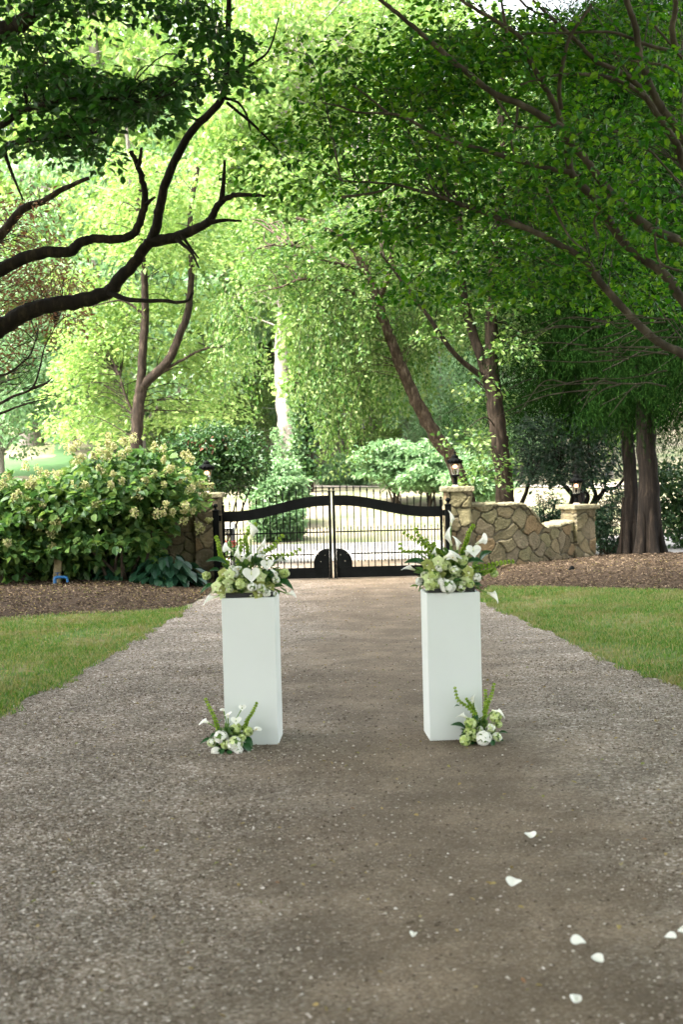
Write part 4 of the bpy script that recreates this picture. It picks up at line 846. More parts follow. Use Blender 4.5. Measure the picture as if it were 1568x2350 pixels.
def hosta(c, r, n, label, seed):
    rg = np.random.default_rng(seed); c = np.array(c, float); t = thing('broadleaf_clump', c, label, 'plant'); f = G()
    a = rg.uniform(0, 6.28, n); e = rg.uniform(.1, 1.2, n); d = np.stack([np.cos(a) * np.cos(e), np.sin(a) * np.cos(e), np.sin(e)], -1)
    P = c + d * np.array([r, r * .8, r * .85]) * rg.uniform(.45, 1.0, (n, 1)) ; A = d * np.array([1, 1, .2]); A[:, 2] -= .55; N = d + np.array([0, 0, .9]) + rg.normal(0, .2, P.shape)
    leaf_quads(f, P, A, N, .23 * rg.uniform(.7, 1.2, n), .14 * rg.uniform(.8, 1.2, n), 0, True, .10); f.build('foliage', [M['hosta']], t)
    g = G()
    for i in range(0, n, 3): g.tube(catmull(np.array([c + rg.normal(0, .05, 3) * [1, 1, 0], (c + P[i]) / 2 + [0, 0, .1], P[i]]), 4), [.007, .004], 4)
    g.build('stem', M['stem'], t)
hc = gp(370, 1352); hosta((hc[0] + .05, hc[1] + .15, .05), .62, 260, 'low clump of large dark blue green leaves at the drive edge', 41)
hosta((hc[0] - .75, hc[1] + .5, .05), .5, 150, 'shaded clump of blue green leaves under the flowering shrub', 42)
def redtips(t, C, d, rg):
    s = C[(C[:, 2] > np.quantile(C[:, 2], .7)) & (rg.random(len(C)) < .25)]; [(q := G(), ball_clumps(q, [p], 14, .14, .10, .05), q.build('red_shoot', [M['redtip']], t)) for p in s]
dc = pix(490, 1058, 26.4)
mound_shrub('evergreen_shrub', (dc[0], 26.4, dc[2]), (1.08, .9, .66), 120, 95, .26, .085, .055, M['holly'], 'dark rounded evergreen shrub behind the left lantern', 'shrub', 14, extra=redtips, stems=10)
def pale_bush(u, v, Yq, rx, rz, label, seed):
    c = pix(u, v, Yq); z = float(height(c[0], Yq)); mound_shrub('pale_bush', (c[0], Yq, c[2]), (rx, rx * .8, rz), 110, 95, .36, .15, .075, M['mint'], label, 'shrub', seed, 'pale bushes on the bank', z, disc=True)
pale_bush(905, 1062, 40.0, 1.05, .72, 'pale green layered bush on the bank behind the right gate leaf', 15)
pale_bush(985, 1068, 39.4, 1.0, .75, 'pale green layered bush beside the leaning birch trunk', 16)
pale_bush(1100, 1095, 38.0, .75, .6, 'pale green bush seen between the birch and the tall trunk', 17)
pale_bush(640, 1120, 37.0, .62, .75, 'pale green bush below the sycamore behind the left gate leaf', 18)
pale_bush(640, 1195, 34.5, .42, .42, 'small green bush seen through the left gate bars', 19)
pale_bush(800, 1075, 48.0, .9, .6, 'pale bush half hidden by weeping birch leaves', 20)
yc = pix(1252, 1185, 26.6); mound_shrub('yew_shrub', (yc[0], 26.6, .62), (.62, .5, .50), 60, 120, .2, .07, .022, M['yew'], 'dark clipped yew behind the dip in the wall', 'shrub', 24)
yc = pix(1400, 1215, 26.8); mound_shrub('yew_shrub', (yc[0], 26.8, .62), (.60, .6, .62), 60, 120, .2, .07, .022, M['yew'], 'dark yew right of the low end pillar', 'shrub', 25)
yc = pix(1545, 1180, 28.5); mound_shrub('laurel_shrub', (yc[0] + .3, 28.5, .9), (1.1, .8, .95), 80, 80, .3, .11, .06, M['holly'], 'glossy green shrub behind the cedar trunk at the right edge', 'shrub', 26)
def stems_tree():
    Yt = 28.0; b = pix(1265, 1270, Yt); b[2] = 0; t = thing('small_tree', b, 'small dark tree with several thin crooked stems behind the low pillar', 'tree'); g = G(); z = lambda s: [((1600 + x / 1.742) * .6272, (1600 + y / 1.742) * .6272) for x, y in s]; LM = []
    for q in ([(545, 490), (565, 360), (610, 250)], [(860, 420), (835, 330), (765, 262), (782, 200)], [(992, 420), (990, 300), (985, 180)], [(1005, 415), (1070, 335), (1145, 318), (1200, 250)], [(950, 420), (940, 330), (930, 250)]):
        LM.append(limb([b + RNG.normal(0, .12, 3) * [1, 1, 0]] + pl(z(q), Yt), .06, .03, g, 6))
    C = scatter_px([(1180, 1030, 1400, 1095, 46), (1180, 960, 1420, 1040, 40)], 26.8, 29); connect(LM, C, g, .01, 4); g.build('trunk', M['bark_dark'], t, True)
    c = G(); disc_clumps(c, C, 60, .34, .10, .05, 0, .5, .6, .6); c.build('crown', [M['yew']], t)
stems_tree()

# ------------------------------------------------------------------ pedestals
def pedestal(c, rz, label):
    t = thing('pedestal', (c[0], c[1], 0.012), label, 'pedestal', 'white pedestals on the drive'); s = .35; h = .965
    g = G(); d = np.array([-math.sin(rz), math.cos(rz)]); ctr = np.array([c[0], c[1]])
    g.box((ctr[0], ctr[1], .012 + h / 2), (s, s, h), 0, rz); g.build('body', M['white_paint'], t, bevel=.0025); return ctr
pl_front = (gp(517, 1714) + gp(640, 1712)) / 2; pr_front = (gp(988, 1704) + gp(1109, 1699)) / 2
rzl, rzr = R(-2.2), R(3.2)
PLc = pedestal(pl_front[:2] + .175 * np.array([-math.sin(rzl), math.cos(rzl)]), rzl, 'left white square pedestal with flowers on top and at its foot')
PRc = pedestal(pr_front[:2] + .175 * np.array([-math.sin(rzr), math.cos(rzr)]), rzr, 'right white square pedestal with flowers on top and at its foot')

# ------------------------------------------------------------------ flowers
def frame(axis, hint=(0.2, -1, 0.3)):
    z = unit(axis); x = np.array(hint) - z * np.dot(hint, z); x = unit(x); return x, np.cross(z, x), z
def calla(par, base, tip, w, root, lean=None):
    lean = lean or ((-1 if RNG.random() < .5 else 1), RNG.uniform(-.1, .75), .2)
    base, tip, root = map(np.array, (base, tip, root)); ax_ = tip - base; L_ = np.linalg.norm(ax_); x, y, z = frame(ax_, lean)
    th = np.linspace(0, 2 * np.pi, 18, endpoint=False); rows = []
    for u in np.linspace(0, 1, 8):
        rr = w * (.10 + .12 * u + .30 * u ** 3.4); hgt = L_ * (u * (.70 + .26 * np.cos(th + np.pi)) ) ; flare = rr * (1 + .12 * np.cos(th + np.pi) * u)
        rows.append(base + x * (np.cos(th) * flare)[:, None] + y * (np.sin(th) * flare)[:, None] + z * hgt[:, None] - z * (0.25 * L_ * max(0, u - .85) / .15 * .25))
    g = G(); r_ = np.array(rows); g.grid(r_[:3], 1, True); g.grid(r_[2:], 0, True)
    g.tube([base + z * L_ * .1, base + z * L_ * .55], [w * .09, w * .06], 6, 2)
    mid = (root + base) / 2 + np.array([0, 0, .02]); g.tube(catmull(np.array([root, mid, base + z * .01]), 5), [.004, .005], 6, 3)
    return g.build('calla_lily', [M['white_petal'], M['cream_petal'], M['yellow'], M['stem']], par, True)
def anthurium(par, c, s, nrm, root):
    c = np.array(c); x, y, z = frame(nrm, (0, 0, 1)); t = np.linspace(0, 2 * np.pi, 28, endpoint=False)
    hx = 16 * np.sin(t) ** 3 / 17; hy = (13 * np.cos(t) - 5 * np.cos(2 * t) - 2 * np.cos(3 * t) - np.cos(4 * t)) / 17
    g = G(); rings = [c + (y * (hx * k * s)[:, None] + x * ((hy * k + .12 * (1 - k)) * s)[:, None]) + z * (s * (.35 * (1 - k * k) * -.5 + .10 * np.abs(hx) * k))[:, None] for k in (.02, .35, .7, 1.0)]
    g.grid(np.array(rings), 0, True); g.tube([c - z * .02 * s, c + z * .2 * s + x * .28 * s], [.09 * s, .05 * s], 8, 1)
    g.tube(catmull(np.array([np.array(root), (np.array(root) + c) / 2 + [0, .02, .02], c - z * .1 * s]), 4), .004, 6, 2); return g.build('anthurium', [M['white_petal'], M['cream_petal'], M['stem']], par, True)
def floret_ball(par, c, r, mats, name='hydrangea_bloom', n=75):
    c = np.array(c); d = unit(RNG.normal(0, 1, (n, 3))); d = d[d[:, 1] < .75]; g = G()
    for di in d:
        x, y, z = frame(di, RNG.normal(0, 1, 3)); p = c + di * r * RNG.uniform(.82, 1.05) * np.array([1, 1, .9]); k = int(RNG.random() * len(mats)); s = r * .36
        A = np.stack([x, y, -x, -y]); leaf_quads(g, np.repeat(p[None], 4, 0), A + z * .25, np.repeat(z[None], 4, 0), s, s * .95, k, True, .10)
    g.ball(c, r * .8, 8, len(mats)); return g.build(name, mats + [M['stem']], par)
def orchid(par, c, s, nrm, matl):
    c = np.array(c); x, y, z = frame(nrm, (0, 0, 1)); g = G()
    for k, (a, ln, w_) in enumerate(((90, 1, .8), (18, .95, .95), (162, .95, .95), (-50, .9, .75), (-130, .9, .75))):
        d = x * math.sin(R(a)) + y * math.cos(R(a)) + z * .25; leaf_quads(g, c[None], d[None], z[None] + RNG.normal(0, .1, (1, 3)), s * ln, s * w_, 0, True, .12)
    g.ball(c + z * .10 * s, s * .09, 8, 1); leaf_quads(g, (c + z * .12 * s)[None], (-x + z * .5)[None], z[None], s * .45, s * .4, 2, True); return g.build('orchid', [matl, M['maroon'], M['cream_petal']], par)
def bell_stem(par, pts, root, n=9, s=.0185):
    n = int(n * .85) + 1
    P = catmull(np.array([np.array(root)] + [np.array(p) for p in pts]), 8); g = G(); g.tube(P, [.0035, .002], 5, 1)
    L_ = np.concatenate([[0], np.cumsum(np.linalg.norm(np.diff(P, axis=0), axis=1))]); l0 = np.linalg.norm(np.array(pts[0]) - np.array(root)) * .9
    for q in np.linspace(l0, L_[-1], n):
        p = np.array([np.interp(q, L_, P[:, k]) for k in range(3)]); tg = unit(P[-1] - P[-3]); ss = s * (1.15 - .45 * q / L_[-1]); ph = RNG.random() * 6
        for a in (0, 2.1, 4.2):
            x, y, z = frame(tg, (1, .3, .1)); d = unit(x * math.cos(a + ph) + y * math.sin(a + ph) + z * .5); x2, y2, z2 = frame(d)
            th = np.linspace(0, 2 * np.pi, 8, endpoint=False); rg_ = [p + z2 * ss * h + (x2 * np.cos(th)[:, None] + y2 * np.sin(th)[:, None]) * ss * r_ for h, r_ in ((.1, .18), (.5, .5), (.95, .85))]
            g.grid(np.array(rg_), 0, True)
    return g.build('bell_flower_stem', [M['bell'], M['stem']], par)
def broad_leaf(par, base, tip, w, bend=.12, up_=(0, -.5, 1)):
    base, tip = np.array(base), np.array(tip); a = tip - base; L_ = np.linalg.norm(a); s = unit(np.cross(a, up_)); n = np.cross(s, unit(a)); rows = []
    for u in np.linspace(0, 1, 9):
        ww = w * math.sin(math.pi * (u ** .8)) ** .8 * .5 if 0 < u < 1 else .001; m_ = base + a * u + n * bend * L_ * math.sin(math.pi * u) - np.array([0, 0, 1]) * bend * L_ * u * u
        rows.append([m_ - s * ww + n * ww * .35, m_ - s * ww * .5 + n * ww * .1, m_, m_ + s * ww * .5 + n * ww * .1, m_ + s * ww + n * ww * .35])
    g = G(); g.grid(np.array(rows)); return g.build('broad_leaf', [M['leaf_dark']], par, True)
def arrangement(loc, label, spec, z, Yc, grp, tray):
    t = thing('flower_arrangement', loc, label, 'flowers', grp); root = np.array(loc) + [0, 0, .05]
    P = lambda a, dy=0.0: pix((z[0] + a[0] / z[2]) * .6272, (z[1] + a[1] / z[2]) * .6272, Yc + dy); px = 1 / z[2] * .6272 / FPX * Yc     # metres per zoomed pixel
    g = G(); g.box((loc[0], loc[1], loc[2] + .016), (*tray, .030)); g.build('tray', M['black_tray'], t, bevel=.003)
    for kind, *q in spec:
        if kind == 'calla': b, e, w_, dy = q; calla(t, P(b, dy), P(e, dy - .02), 1.42 * w_ * px, root)
        elif kind == 'anth': c, s, dy = q[:3]; anthurium(t, P(c, dy), s * px, q[3] if len(q) > 3 else (0.05, -1, .35), root)
        elif kind == 'ball': c, r, mk, dy = q; floret_ball(t, P(c, dy), r * px, {'g': [M['pale_lime'], M['lime_petal']], 'w': [M['white_petal']], 'm': [M['white_petal'], M['pale_lime']]}[mk])
        elif kind == 'orch': c, s, dy = q; orchid(t, P(c, dy), s * px, (RNG.normal(0, .3), -1, RNG.uniform(.1, .6)), M['olive_petal'] if RNG.random() < .55 else M['pale_lime'])
        elif kind == 'bell': bell_stem(t, [P(a, q[1]) for a in q[0]], root, q[2] if len(q) > 2 else 9, .0185 if tray[0] > .2 else .0145)
        elif kind == 'leaf': b, e, w_, dy = q; broad_leaf(t, P(b, dy), P(e, dy - .03), w_ * px)
    n = 320; d = unit(RNG.normal(0, 1, (n, 3))); d[:, 2] = np.abs(d[:, 2]); f = G(); sx = tray[0] * .55
    leaf_quads(f, np.array(loc) + [0, 0, .03] + d * np.array([sx * 1.25, sx, .22 if sx > .12 else .11]) * RNG.uniform(.35, 1, (n, 1)), d + RNG.normal(0, .4, (n, 3)), d + [0, 0, .6], .065 if sx > .12 else .04, .036 if sx > .12 else .024, 0, True); f.build('filler_foliage', [M['hydra']], t)
    return t
zl = (680, 1850, 3.136); Yl = PLc[1]
specL = [('calla', (745, 385), (795, 160), 105, -.02), ('calla', (820, 505), (965, 355), 70, .04), ('calla', (535, 520), (400, 452), 75, -.04), ('calla', (632, 625), (545, 450), 85, -.06), ('calla', (735, 640), (720, 545), 70, -.08),
         ('anth', (930, 672), 78, -.12), ('anth', (752, 785), 108, -.2), ('calla', (1045, 850), (1005, 700), 55, -.12), ('calla', (1040, 640), (1165, 585), 75, 0), ('calla', (370, 1040), (165, 1085), 75, -.12), ('calla', (1150, 1008), (1290, 1005), 60, -.1),
         ('calla', (840, 560), (880, 500), 60, .02), ('ball', (235, 800), 50, 'g', 0), ('ball', (1130, 775), 60, 'g', -.05), ('ball', (640, 895), 70, 'g', -.17), ('ball', (1035, 850), 42, 'm', -.14), ('ball', (930, 1000), 50, 'w', -.15), ('ball', (1000, 1010), 40, 'm', -.1), ('ball', (500, 960), 40, 'm', -.17), ('ball', (530, 720), 40, 'm', -.05),
         ('bell', [(700, 500), (675, 400), (720, 290), (795, 215)], .05, 12), ('bell', [(880, 560), (960, 500), (1050, 410), (1105, 350)], .05, 10), ('bell', [(950, 620), (1150, 570), (1230, 550), (1300, 505)], .0, 10), ('bell', [(440, 640), (390, 520), (375, 430), (350, 365)], .05, 12), ('bell', [(600, 650), (640, 480), (630, 400)], .06, 9), ('bell', [(760, 640), (870, 560), (930, 500), (1020, 470)], .02, 10),
         ('leaf', (470, 670), (225, 610), 110, -.02), ('leaf', (400, 760), (270, 730), 80, 0), ('leaf', (350, 900), (160, 985), 80, -.1), ('leaf', (1000, 640), (1165, 625), 110, .02), ('leaf', (1000, 850), (1235, 935), 130, -.05), ('leaf', (900, 760), (1020, 830), 110, -.08), ('leaf', (560, 800), (640, 700), 90, 0), ('leaf', (880, 900), (1000, 960), 100, -.1), ('leaf', (800, 700), (860, 620), 80, 0)]
specL += [('calla', (700, 640), (620, 560), 80, -.05), ('calla', (640, 760), (560, 690), 70, -.12), ('ball', (560, 780), 48, 'w', -.14), ('ball', (840, 760), 46, 'g', -.1), ('ball', (860, 950), 56, 'm', -.18), ('ball', (400, 860), 50, 'g', -.1), ('ball', (760, 930), 52, 'w', -.2), ('calla', (900, 620), (850, 540), 70, -.05)]
for c in ((430, 780), (480, 890), (850, 900), (570, 1000), (750, 1010), (400, 960), (860, 820), (560, 830), (680, 990), (440, 1030), (830, 1010), (610, 770), (350, 930), (960, 930), (500, 790), (720, 930)): specL.append(('orch', c, 78, -.1 - .08 * RNG.random()))
arrangement((PLc[0], PLc[1], .978), 'white calla lily and green bloom arrangement on the left pedestal', specL, zl, Yl, 'white and green flower arrangements', (.31, .31))
zr = (1420, 1830, 3.136); Yr_ = PRc[1]
specR = [('calla', (722, 300), (745, 95), 60, .02), ('calla', (735, 520), (650, 290), 80, -.03), ('calla', (800, 565), (800, 390), 75, -.05), ('calla', (1010, 505), (1170, 405), 80, 0), ('anth', (985, 575), 95, -.14, (.2, -1, .5)), ('calla', (640, 660), (850, 590), 100, -.16), ('calla', (480, 520), (400, 400), 75, .05), ('calla', (350, 600), (240, 565), 70, .02),
         ('calla', (310, 800), (155, 740), 70, -.05), ('calla', (1140, 1060), (1310, 1125), 85, -.1), ('ball', (1020, 885), 52, 'w', -.12), ('ball', (430, 860), 50, 'm', -.08), ('ball', (365, 930), 48, 'w', -.05), ('ball', (690, 985), 85, 'w', -.19), ('ball', (620, 940), 55, 'w', -.17), ('ball', (840, 1000), 55, 'm', -.15),
         ('ball', (860, 690), 58, 'g', -.12), ('ball', (660, 745), 62, 'g', -.14), ('ball', (530, 860), 66, 'g', -.15), ('ball', (1220, 840), 45, 'g', -.05),
         ('bell', [(560, 650), (420, 520), (290, 440), (195, 375)], .02, 12), ('bell', [(520, 600), (420, 480), (350, 400), (320, 335)], .05, 11), ('bell', [(500, 640), (330, 600), (170, 590), (145, 510)], .0, 11), ('bell', [(600, 640), (480, 520), (440, 460)], -.02, 9), ('bell', [(620, 640), (550, 560), (530, 500)], -.02, 9), ('bell', [(860, 580), (900, 470), (930, 370), (980, 295)], .04, 13), ('bell', [(960, 790), (1100, 760), (1280, 720), (1430, 700)], -.03, 14), ('bell', [(980, 850), (1100, 830), (1220, 790)], -.06, 11),
         ('leaf', (430, 760), (180, 690), 130, .0), ('leaf', (420, 800), (300, 640), 120, -.05), ('leaf', (1060, 700), (1200, 560), 130, .0), ('leaf', (900, 720), (1110, 690), 110, -.1), ('leaf', (880, 960), (1085, 960), 120, -.08), ('leaf', (900, 1000), (1000, 1040), 100, -.12), ('leaf', (400, 900), (410, 960), 70, -.05), ('leaf', (800, 800), (900, 740), 90, -.05), ('leaf', (620, 800), (560, 700), 90, 0), ('leaf', (720, 700), (760, 560), 70, .03)]
specR += [('calla', (800, 700), (700, 620), 80, -.18), ('calla', (900, 640), (950, 540), 75, -.1), ('ball', (760, 800), 50, 'm', -.16), ('ball', (930, 800), 46, 'w', -.12), ('ball', (480, 720), 46, 'g', -.08), ('ball', (590, 780), 46, 'w', -.14), ('ball', (540, 960), 56, 'g', -.17), ('ball', (940, 960), 50, 'g', -.16), ('calla', (560, 640), (500, 540), 70, -.05)]
for c in ((820, 880), (500, 790), (480, 980), (880, 930), (580, 700), (780, 820), (560, 960), (920, 820), (450, 740), (760, 930), (540, 1030), (920, 860), (600, 860), (470, 900)): specR.append(('orch', c, 82, -.1 - .08 * RNG.random()))
arrangement((PRc[0], PRc[1], .978), 'white calla lily and green bloom arrangement on the right pedestal', specR, zr, Yr_, 'white and green flower arrangements', (.31, .31))
zf = (680, 2450, 3.92); fl = gp((680 + 590 / 3.92) * .6272, (2450 + 1215 / 3.92) * .6272); Yf = fl[1] + .1
specFL = [('bell', [(470, 860), (420, 700), (350, 560), (285, 425)], 0, 14), ('bell', [(830, 830), (880, 720), (950, 620), (1015, 485)], 0, 13), ('calla', (605, 700), (600, 590), 75, .0), ('anth', (810, 540), 58, .03), ('anth', (720, 725), 85, -.02, (0, -1, .9)), ('calla', (330, 760), (190, 720), 85, .02), ('calla', (960, 880), (1070, 820), 60, 0), ('calla', (560, 600), (500, 550), 40, .03),
          ('ball', (500, 965), 98, 'w', -.06), ('ball', (700, 1060), 112, 'm', -.1), ('ball', (430, 1165), 66, 'w', -.1), ('ball', (755, 1150), 62, 'w', -.12), ('ball', (720, 845), 80, 'g', 0), ('ball', (370, 1045), 62, 'm', -.06), ('ball', (890, 885), 72, 'g', .0), ('ball', (560, 1080), 60, 'g', -.08), ('ball', (800, 980), 60, 'g', -.04),
          ('leaf', (600, 1150), (650, 1240), 80, -.12), ('leaf', (540, 1130), (500, 1215), 80, -.1), ('leaf', (820, 980), (960, 1080), 130, 0), ('leaf', (400, 1000), (200, 1040), 80, 0), ('leaf', (800, 1130), (1000, 1170), 120, .0), ('leaf', (450, 920), (340, 960), 70, .02), ('leaf', (480, 800), (530, 690), 60, .03), ('leaf', (820, 1050), (930, 1180), 120, -.05)]
arrangement((fl[0], Yf, .012), 'small white and green flower cluster on the gravel before the left pedestal', specFL, zf, Yf, 'white and green flower arrangements', (.14, .14))
zg = (1520, 2430, 3.92); fr = gp((1520 + 930 / 3.92) * .6272, (2430 + 1180 / 3.92) * .6272); Yg = fr[1] + .1
specFR = [('bell', [(880, 800), (780, 640), (620, 520), (570, 345)], 0, 15), ('bell', [(870, 720), (810, 600), (740, 500)], .02, 10), ('bell', [(990, 780), (1030, 600), (1090, 450), (1130, 290)], 0, 15), ('bell', [(1000, 650), (1010, 480), (1010, 380)], .03, 9), ('calla', (835, 560), (815, 400), 70, .02), ('calla', (740, 765), (590, 690), 90, 0), ('calla', (1100, 660), (1330, 720), 80, -.02),
          ('ball', (795, 850), 84, 'g', -.06), ('ball', (720, 1090), 82, 'g', -.1), ('ball', (1160, 755), 84, 'g', -.03), ('ball', (985, 1060), 112, 'w', -.1), ('ball', (1170, 1045), 70, 'm', -.08), ('ball', (1080, 910), 66, 'm', -.05), ('ball', (790, 965), 80, 'g', -.05), ('ball', (930, 930), 50, 'm', -.04), ('ball', (1200, 860), 50, 'g', 0), ('ball', (860, 1060), 50, 'g', -.08),
          ('leaf', (730, 930), (505, 840), 110, .0), ('leaf', (1190, 1000), (1330, 965), 70, .0), ('leaf', (940, 880), (960, 780), 90, .0), ('leaf', (1100, 1080), (1120, 1170), 80, -.1), ('leaf', (1150, 1080), (1290, 1130), 100, .03), ('leaf', (820, 1080), (800, 1180), 90, -.06), ('leaf', (560, 620), (640, 580), 50, .02), ('leaf', (850, 720), (900, 800), 60, 0)]
arrangement((fr[0], Yg, .012), 'small white and green flower cluster on the gravel before the right pedestal', specFR, zg, Yg, 'white and green flower arrangements', (.14, .14))

# ------------------------------------------------------------------ petals on the drive
for i, (u, v, s, lb) in enumerate(((1218, 1920, .026, 'twisted white petal farthest from the camera on the gravel'), (1180, 2030, .031, 'largest crumpled white petal lying on the gravel'), (1328, 2167, .029, 'oval white petal, upper of the close pair near bottom right'), (1372, 2206, .025, 'oval white petal, lower of the close pair near bottom right'),
        (1322, 2298, .023, 'white petal lowest in the picture, near the bottom edge'), (1540, 2155, .021, 'small white petal close to the right picture edge'), (1572, 2143, .026, 'white petal cut off by the right picture edge'), (950, 2148, .014, 'tiny pale petal left of the others on the gravel'))):
    c = gp(u, v, .02); a = np.linspace(0, 2 * np.pi, 16, endpoint=False); rg = np.random.default_rng(60 + i); ang = rg.uniform(-.6, .6); g = G(); rings = []
    for k in (.02, .5, 1.0):
        x = s * k * np.cos(a) * (1 + .12 * np.cos(2 * a + i)); y = s * k * .8 * np.sin(a) * (1 + .15 * np.sin(3 * a + i)); z = .007 * k * k * np.cos(a + i) ** 2 + .004 * np.sin(2 * a + 2 * i) * k
        rings.append(np.stack([c[0] + x * math.cos(ang) - y * math.sin(ang), c[1] + x * math.sin(ang) + y * math.cos(ang), 0.026 + z + .42 * (y + s * .5 * k) * (1 if k > .1 else 0)], -1))
    if i == 1:
        for r_ in rings: r_[:, 1] -= .25 * (r_[:, 0] - c[0]); r_[:, 2] += .10 * np.abs(r_[:, 0] - c[0] + .01)
    g.grid(np.array(rings), 0, True); o = g.build('petal', [M['white_petal']], None, True); tag(o, lb, 'petal', 'white petals fallen on the gravel')

# ------------------------------------------------------------------ small things
def tap():
    b = gp(128, 1362); b[2] = .05; t = thing('garden_tap', b, 'weathered wooden stake with a bright blue water tap in the mulch', 'tap'); g = G()
    k = b[1] / FPX; x = b[0]; y = b[1]
    g.box((x + .0, y + .12, .25), (.115, .05, .52), 0, 0, 0, R(6)); g.build('stake', M['wood_grey'], t, bevel=.004)
    g = G(); g.tube([(x - .01, y, .0), (x - .01, y, .17)], .021, 10); g.build('riser_pipe', M['pvc'], t, True)
    g = G(); g.tube(catmull(np.array([(x - .01, y, .16), (x - .005, y, .235), (x + .05, y, .25), (x + .15, y, .245), (x + .175, y, .225), (x + .18, y, .17)]), 5), [.028, .024, .02, .018], 10); g.build('spout', M['blue'], t, True)
    g = G(); g.tube([(x + .03, y, .26), (x + .035, y, .31)], .012, 8); g.box((x + .035, y, .315), (.09, .02, .014)); g.build('handle', M['blue_dark'], t)
M['wood_grey'] = plain('weathered_wood', (0.20, 0.165, 0.095), .9, .1, .3, 30); M['pvc'] = plain('pale_pipe', (.50, .46, .36), .5); M['blue'] = plain('blue_plastic', (.015, .11, .28), .45, .4); M['blue_dark'] = plain('dark_blue_plastic', (.02, .05, .12), .5)
tap()
b = gp(1309, 1330); b[2] = .10; t = thing('garden_spotlight', b, 'small black garden spotlight stuck in the mulch before the low pillar', 'spotlight')
b[2] = .04; g = G(); g.tube([b + [0, 0, -.1], b + [0, 0, .1]], .009, 8); g.build('spike', M['iron'], t)
g = G(); g.tube([b + [-.015, -.02, .09], b + [.05, .05, .135]], [.028, .04], 12); g.build('head', M['iron'], t, True)
x, y = pix(527, 1230, 25.0)[:2]; t = thing('call_box', (x, y, 0), 'black keypad call box on a grey post behind the left gate leaf', 'call box')
g = G(); g.box((x + .06, y + .05, .43), (.07, .07, .86)); g.build('post', plain('grey_post', (.20, .21, .22), .5), t, bevel=.004)
g = G(); g.box((x - .03, y - .04, .70), (.16, .11, .12)); o = g.build('housing', M['iron'], t, bevel=.005)
g = G(); g.box((x - .03, y - .045, .768), (.18, .13, .016)); g.build('hood', plain('pale_hood', (.6, .6, .58), .5), o)
g = G()
for i in range(3):
    for j in range(3): g.box((x - .06 + .03 * i, y - .098, .67 + .027 * j), (.018, .006, .016))
g.build('keypad', M['iron_pale'], o)
t = thing('red_flowers', (x, y - .1, 0), 'red bedding flowers at the foot of the call box', 'flowers'); g = G(); C = np.array([(x + RNG.uniform(-.14, .2), y - .12 + RNG.uniform(-.1, .1), RNG.uniform(.2, .52)) for _ in range(40)])
ball_clumps(g, C, 14, .05, .05, .03); g.build('foliage', [M['hydra']], t); red = leafmat('red_bloom', [(.22, .012, .01), (.28, .04, .03)], .2)
for q in C[::4]: g = G(); ball_clumps(g, [q + [0, -.03, .05]], 16, .035, .03, .028); g.build('bloom', [red], t)
# car parked up the hillside
def car():
    Yt = 72.0; p = pix(500, 985, Yt); z = p[2] - .2; t = thing('parked_car', (p[0], Yt, z), 'silver car parked on the hillside, glimpsed between leaves', 'car'); x0, L_ = p[0], 4.3
    side = [(-2.15, .35), (-2.15, .75), (-1.95, .92), (-1.2, .98), (-.75, 1.38), (.75, 1.42), (1.45, .98), (2.05, .88), (2.15, .6), (2.1, .35)]
    g = G(); g.prism([(x0 + a, z + b_) for a, b_ in side], Yt - .85, Yt + .85); body = g.build('body', plain('silver_paint', (.55, .57, .58), .3, .6, .03, metal=.4), t, bevel=.05)
    g = G(); g.prism([(x0 + a, z + b_) for a, b_ in ((-1.02, 1.0), (-.68, 1.33), (-.02, 1.36), (-.02, 1.0))], Yt - .87, Yt - .856); g.build('window', M['iron'], t)
    g = G(); g.prism([(x0 + a, z + b_) for a, b_ in ((.05, 1.0), (.05, 1.36), (.68, 1.36), (1.2, 1.0))], Yt - .87, Yt - .856); g.build('window', M['iron'], t)
    for a in (-1.35, 1.35):
        for yy in (-.78, .62):
            P = np.array([(x0 + a, Yt + yy, z + .33), (x0 + a, Yt + yy + .2, z + .33)])
            g = G(); g.tube(P + [[0, -.02, 0], [0, 0, 0]], .33, 20); wh = g.build('wheel', M['black_tray'], t, True)
            g = G(); g.tube(P + [[0, -.03, 0], [0, -.1, 0]], .2, 14); g.build('rim', M['iron_pale'], wh)
car()
# black slatted stand among the birch leaves
p = pix(826, 1030, 50.0); z0 = float(height(p[0], 50)); t = thing('iron_railing', (p[0], 50.0, z0), 'black upright slatted railing half hidden by the hanging birch leaves', 'railing'); zt = pix(826, 985, 50)[2]; zt2 = pix(826, 950, 50)[2]
for k, dx in enumerate((-.19, -.06, .06, .18)):
    g = G(); g.box((p[0] + dx, 50, (z0 + zt) / 2), (.05 if k in (0, 3) else .03, .05, zt - z0)); g.build('bar', M['iron'], t)
g = G(); g.box((p[0], 50, zt), (.46, .07, .06)); g.build('rail', M['iron'], t); g = G(); g.box((p[0] + .1, 50, (zt + zt2) / 2), (.22, .05, zt2 - zt - .06)); g.build('panel', plain('dark_grey_panel', (.08, .085, .09), .5), t)
g = G(); P = np.array([pix(120, 880, 52), pix(455, 917, 52), pix(590, 934, 52), pix(800, 950, 52), pix(1000, 959, 52), pix(1250, 965, 52)]); g.tube(catmull(P, 6), .013, 5)
tag(g.build('overhead_wire', plain('wire_grey', (.26, .26, .25), .5)), 'pale overhead wire crossing behind the trees', 'wire')

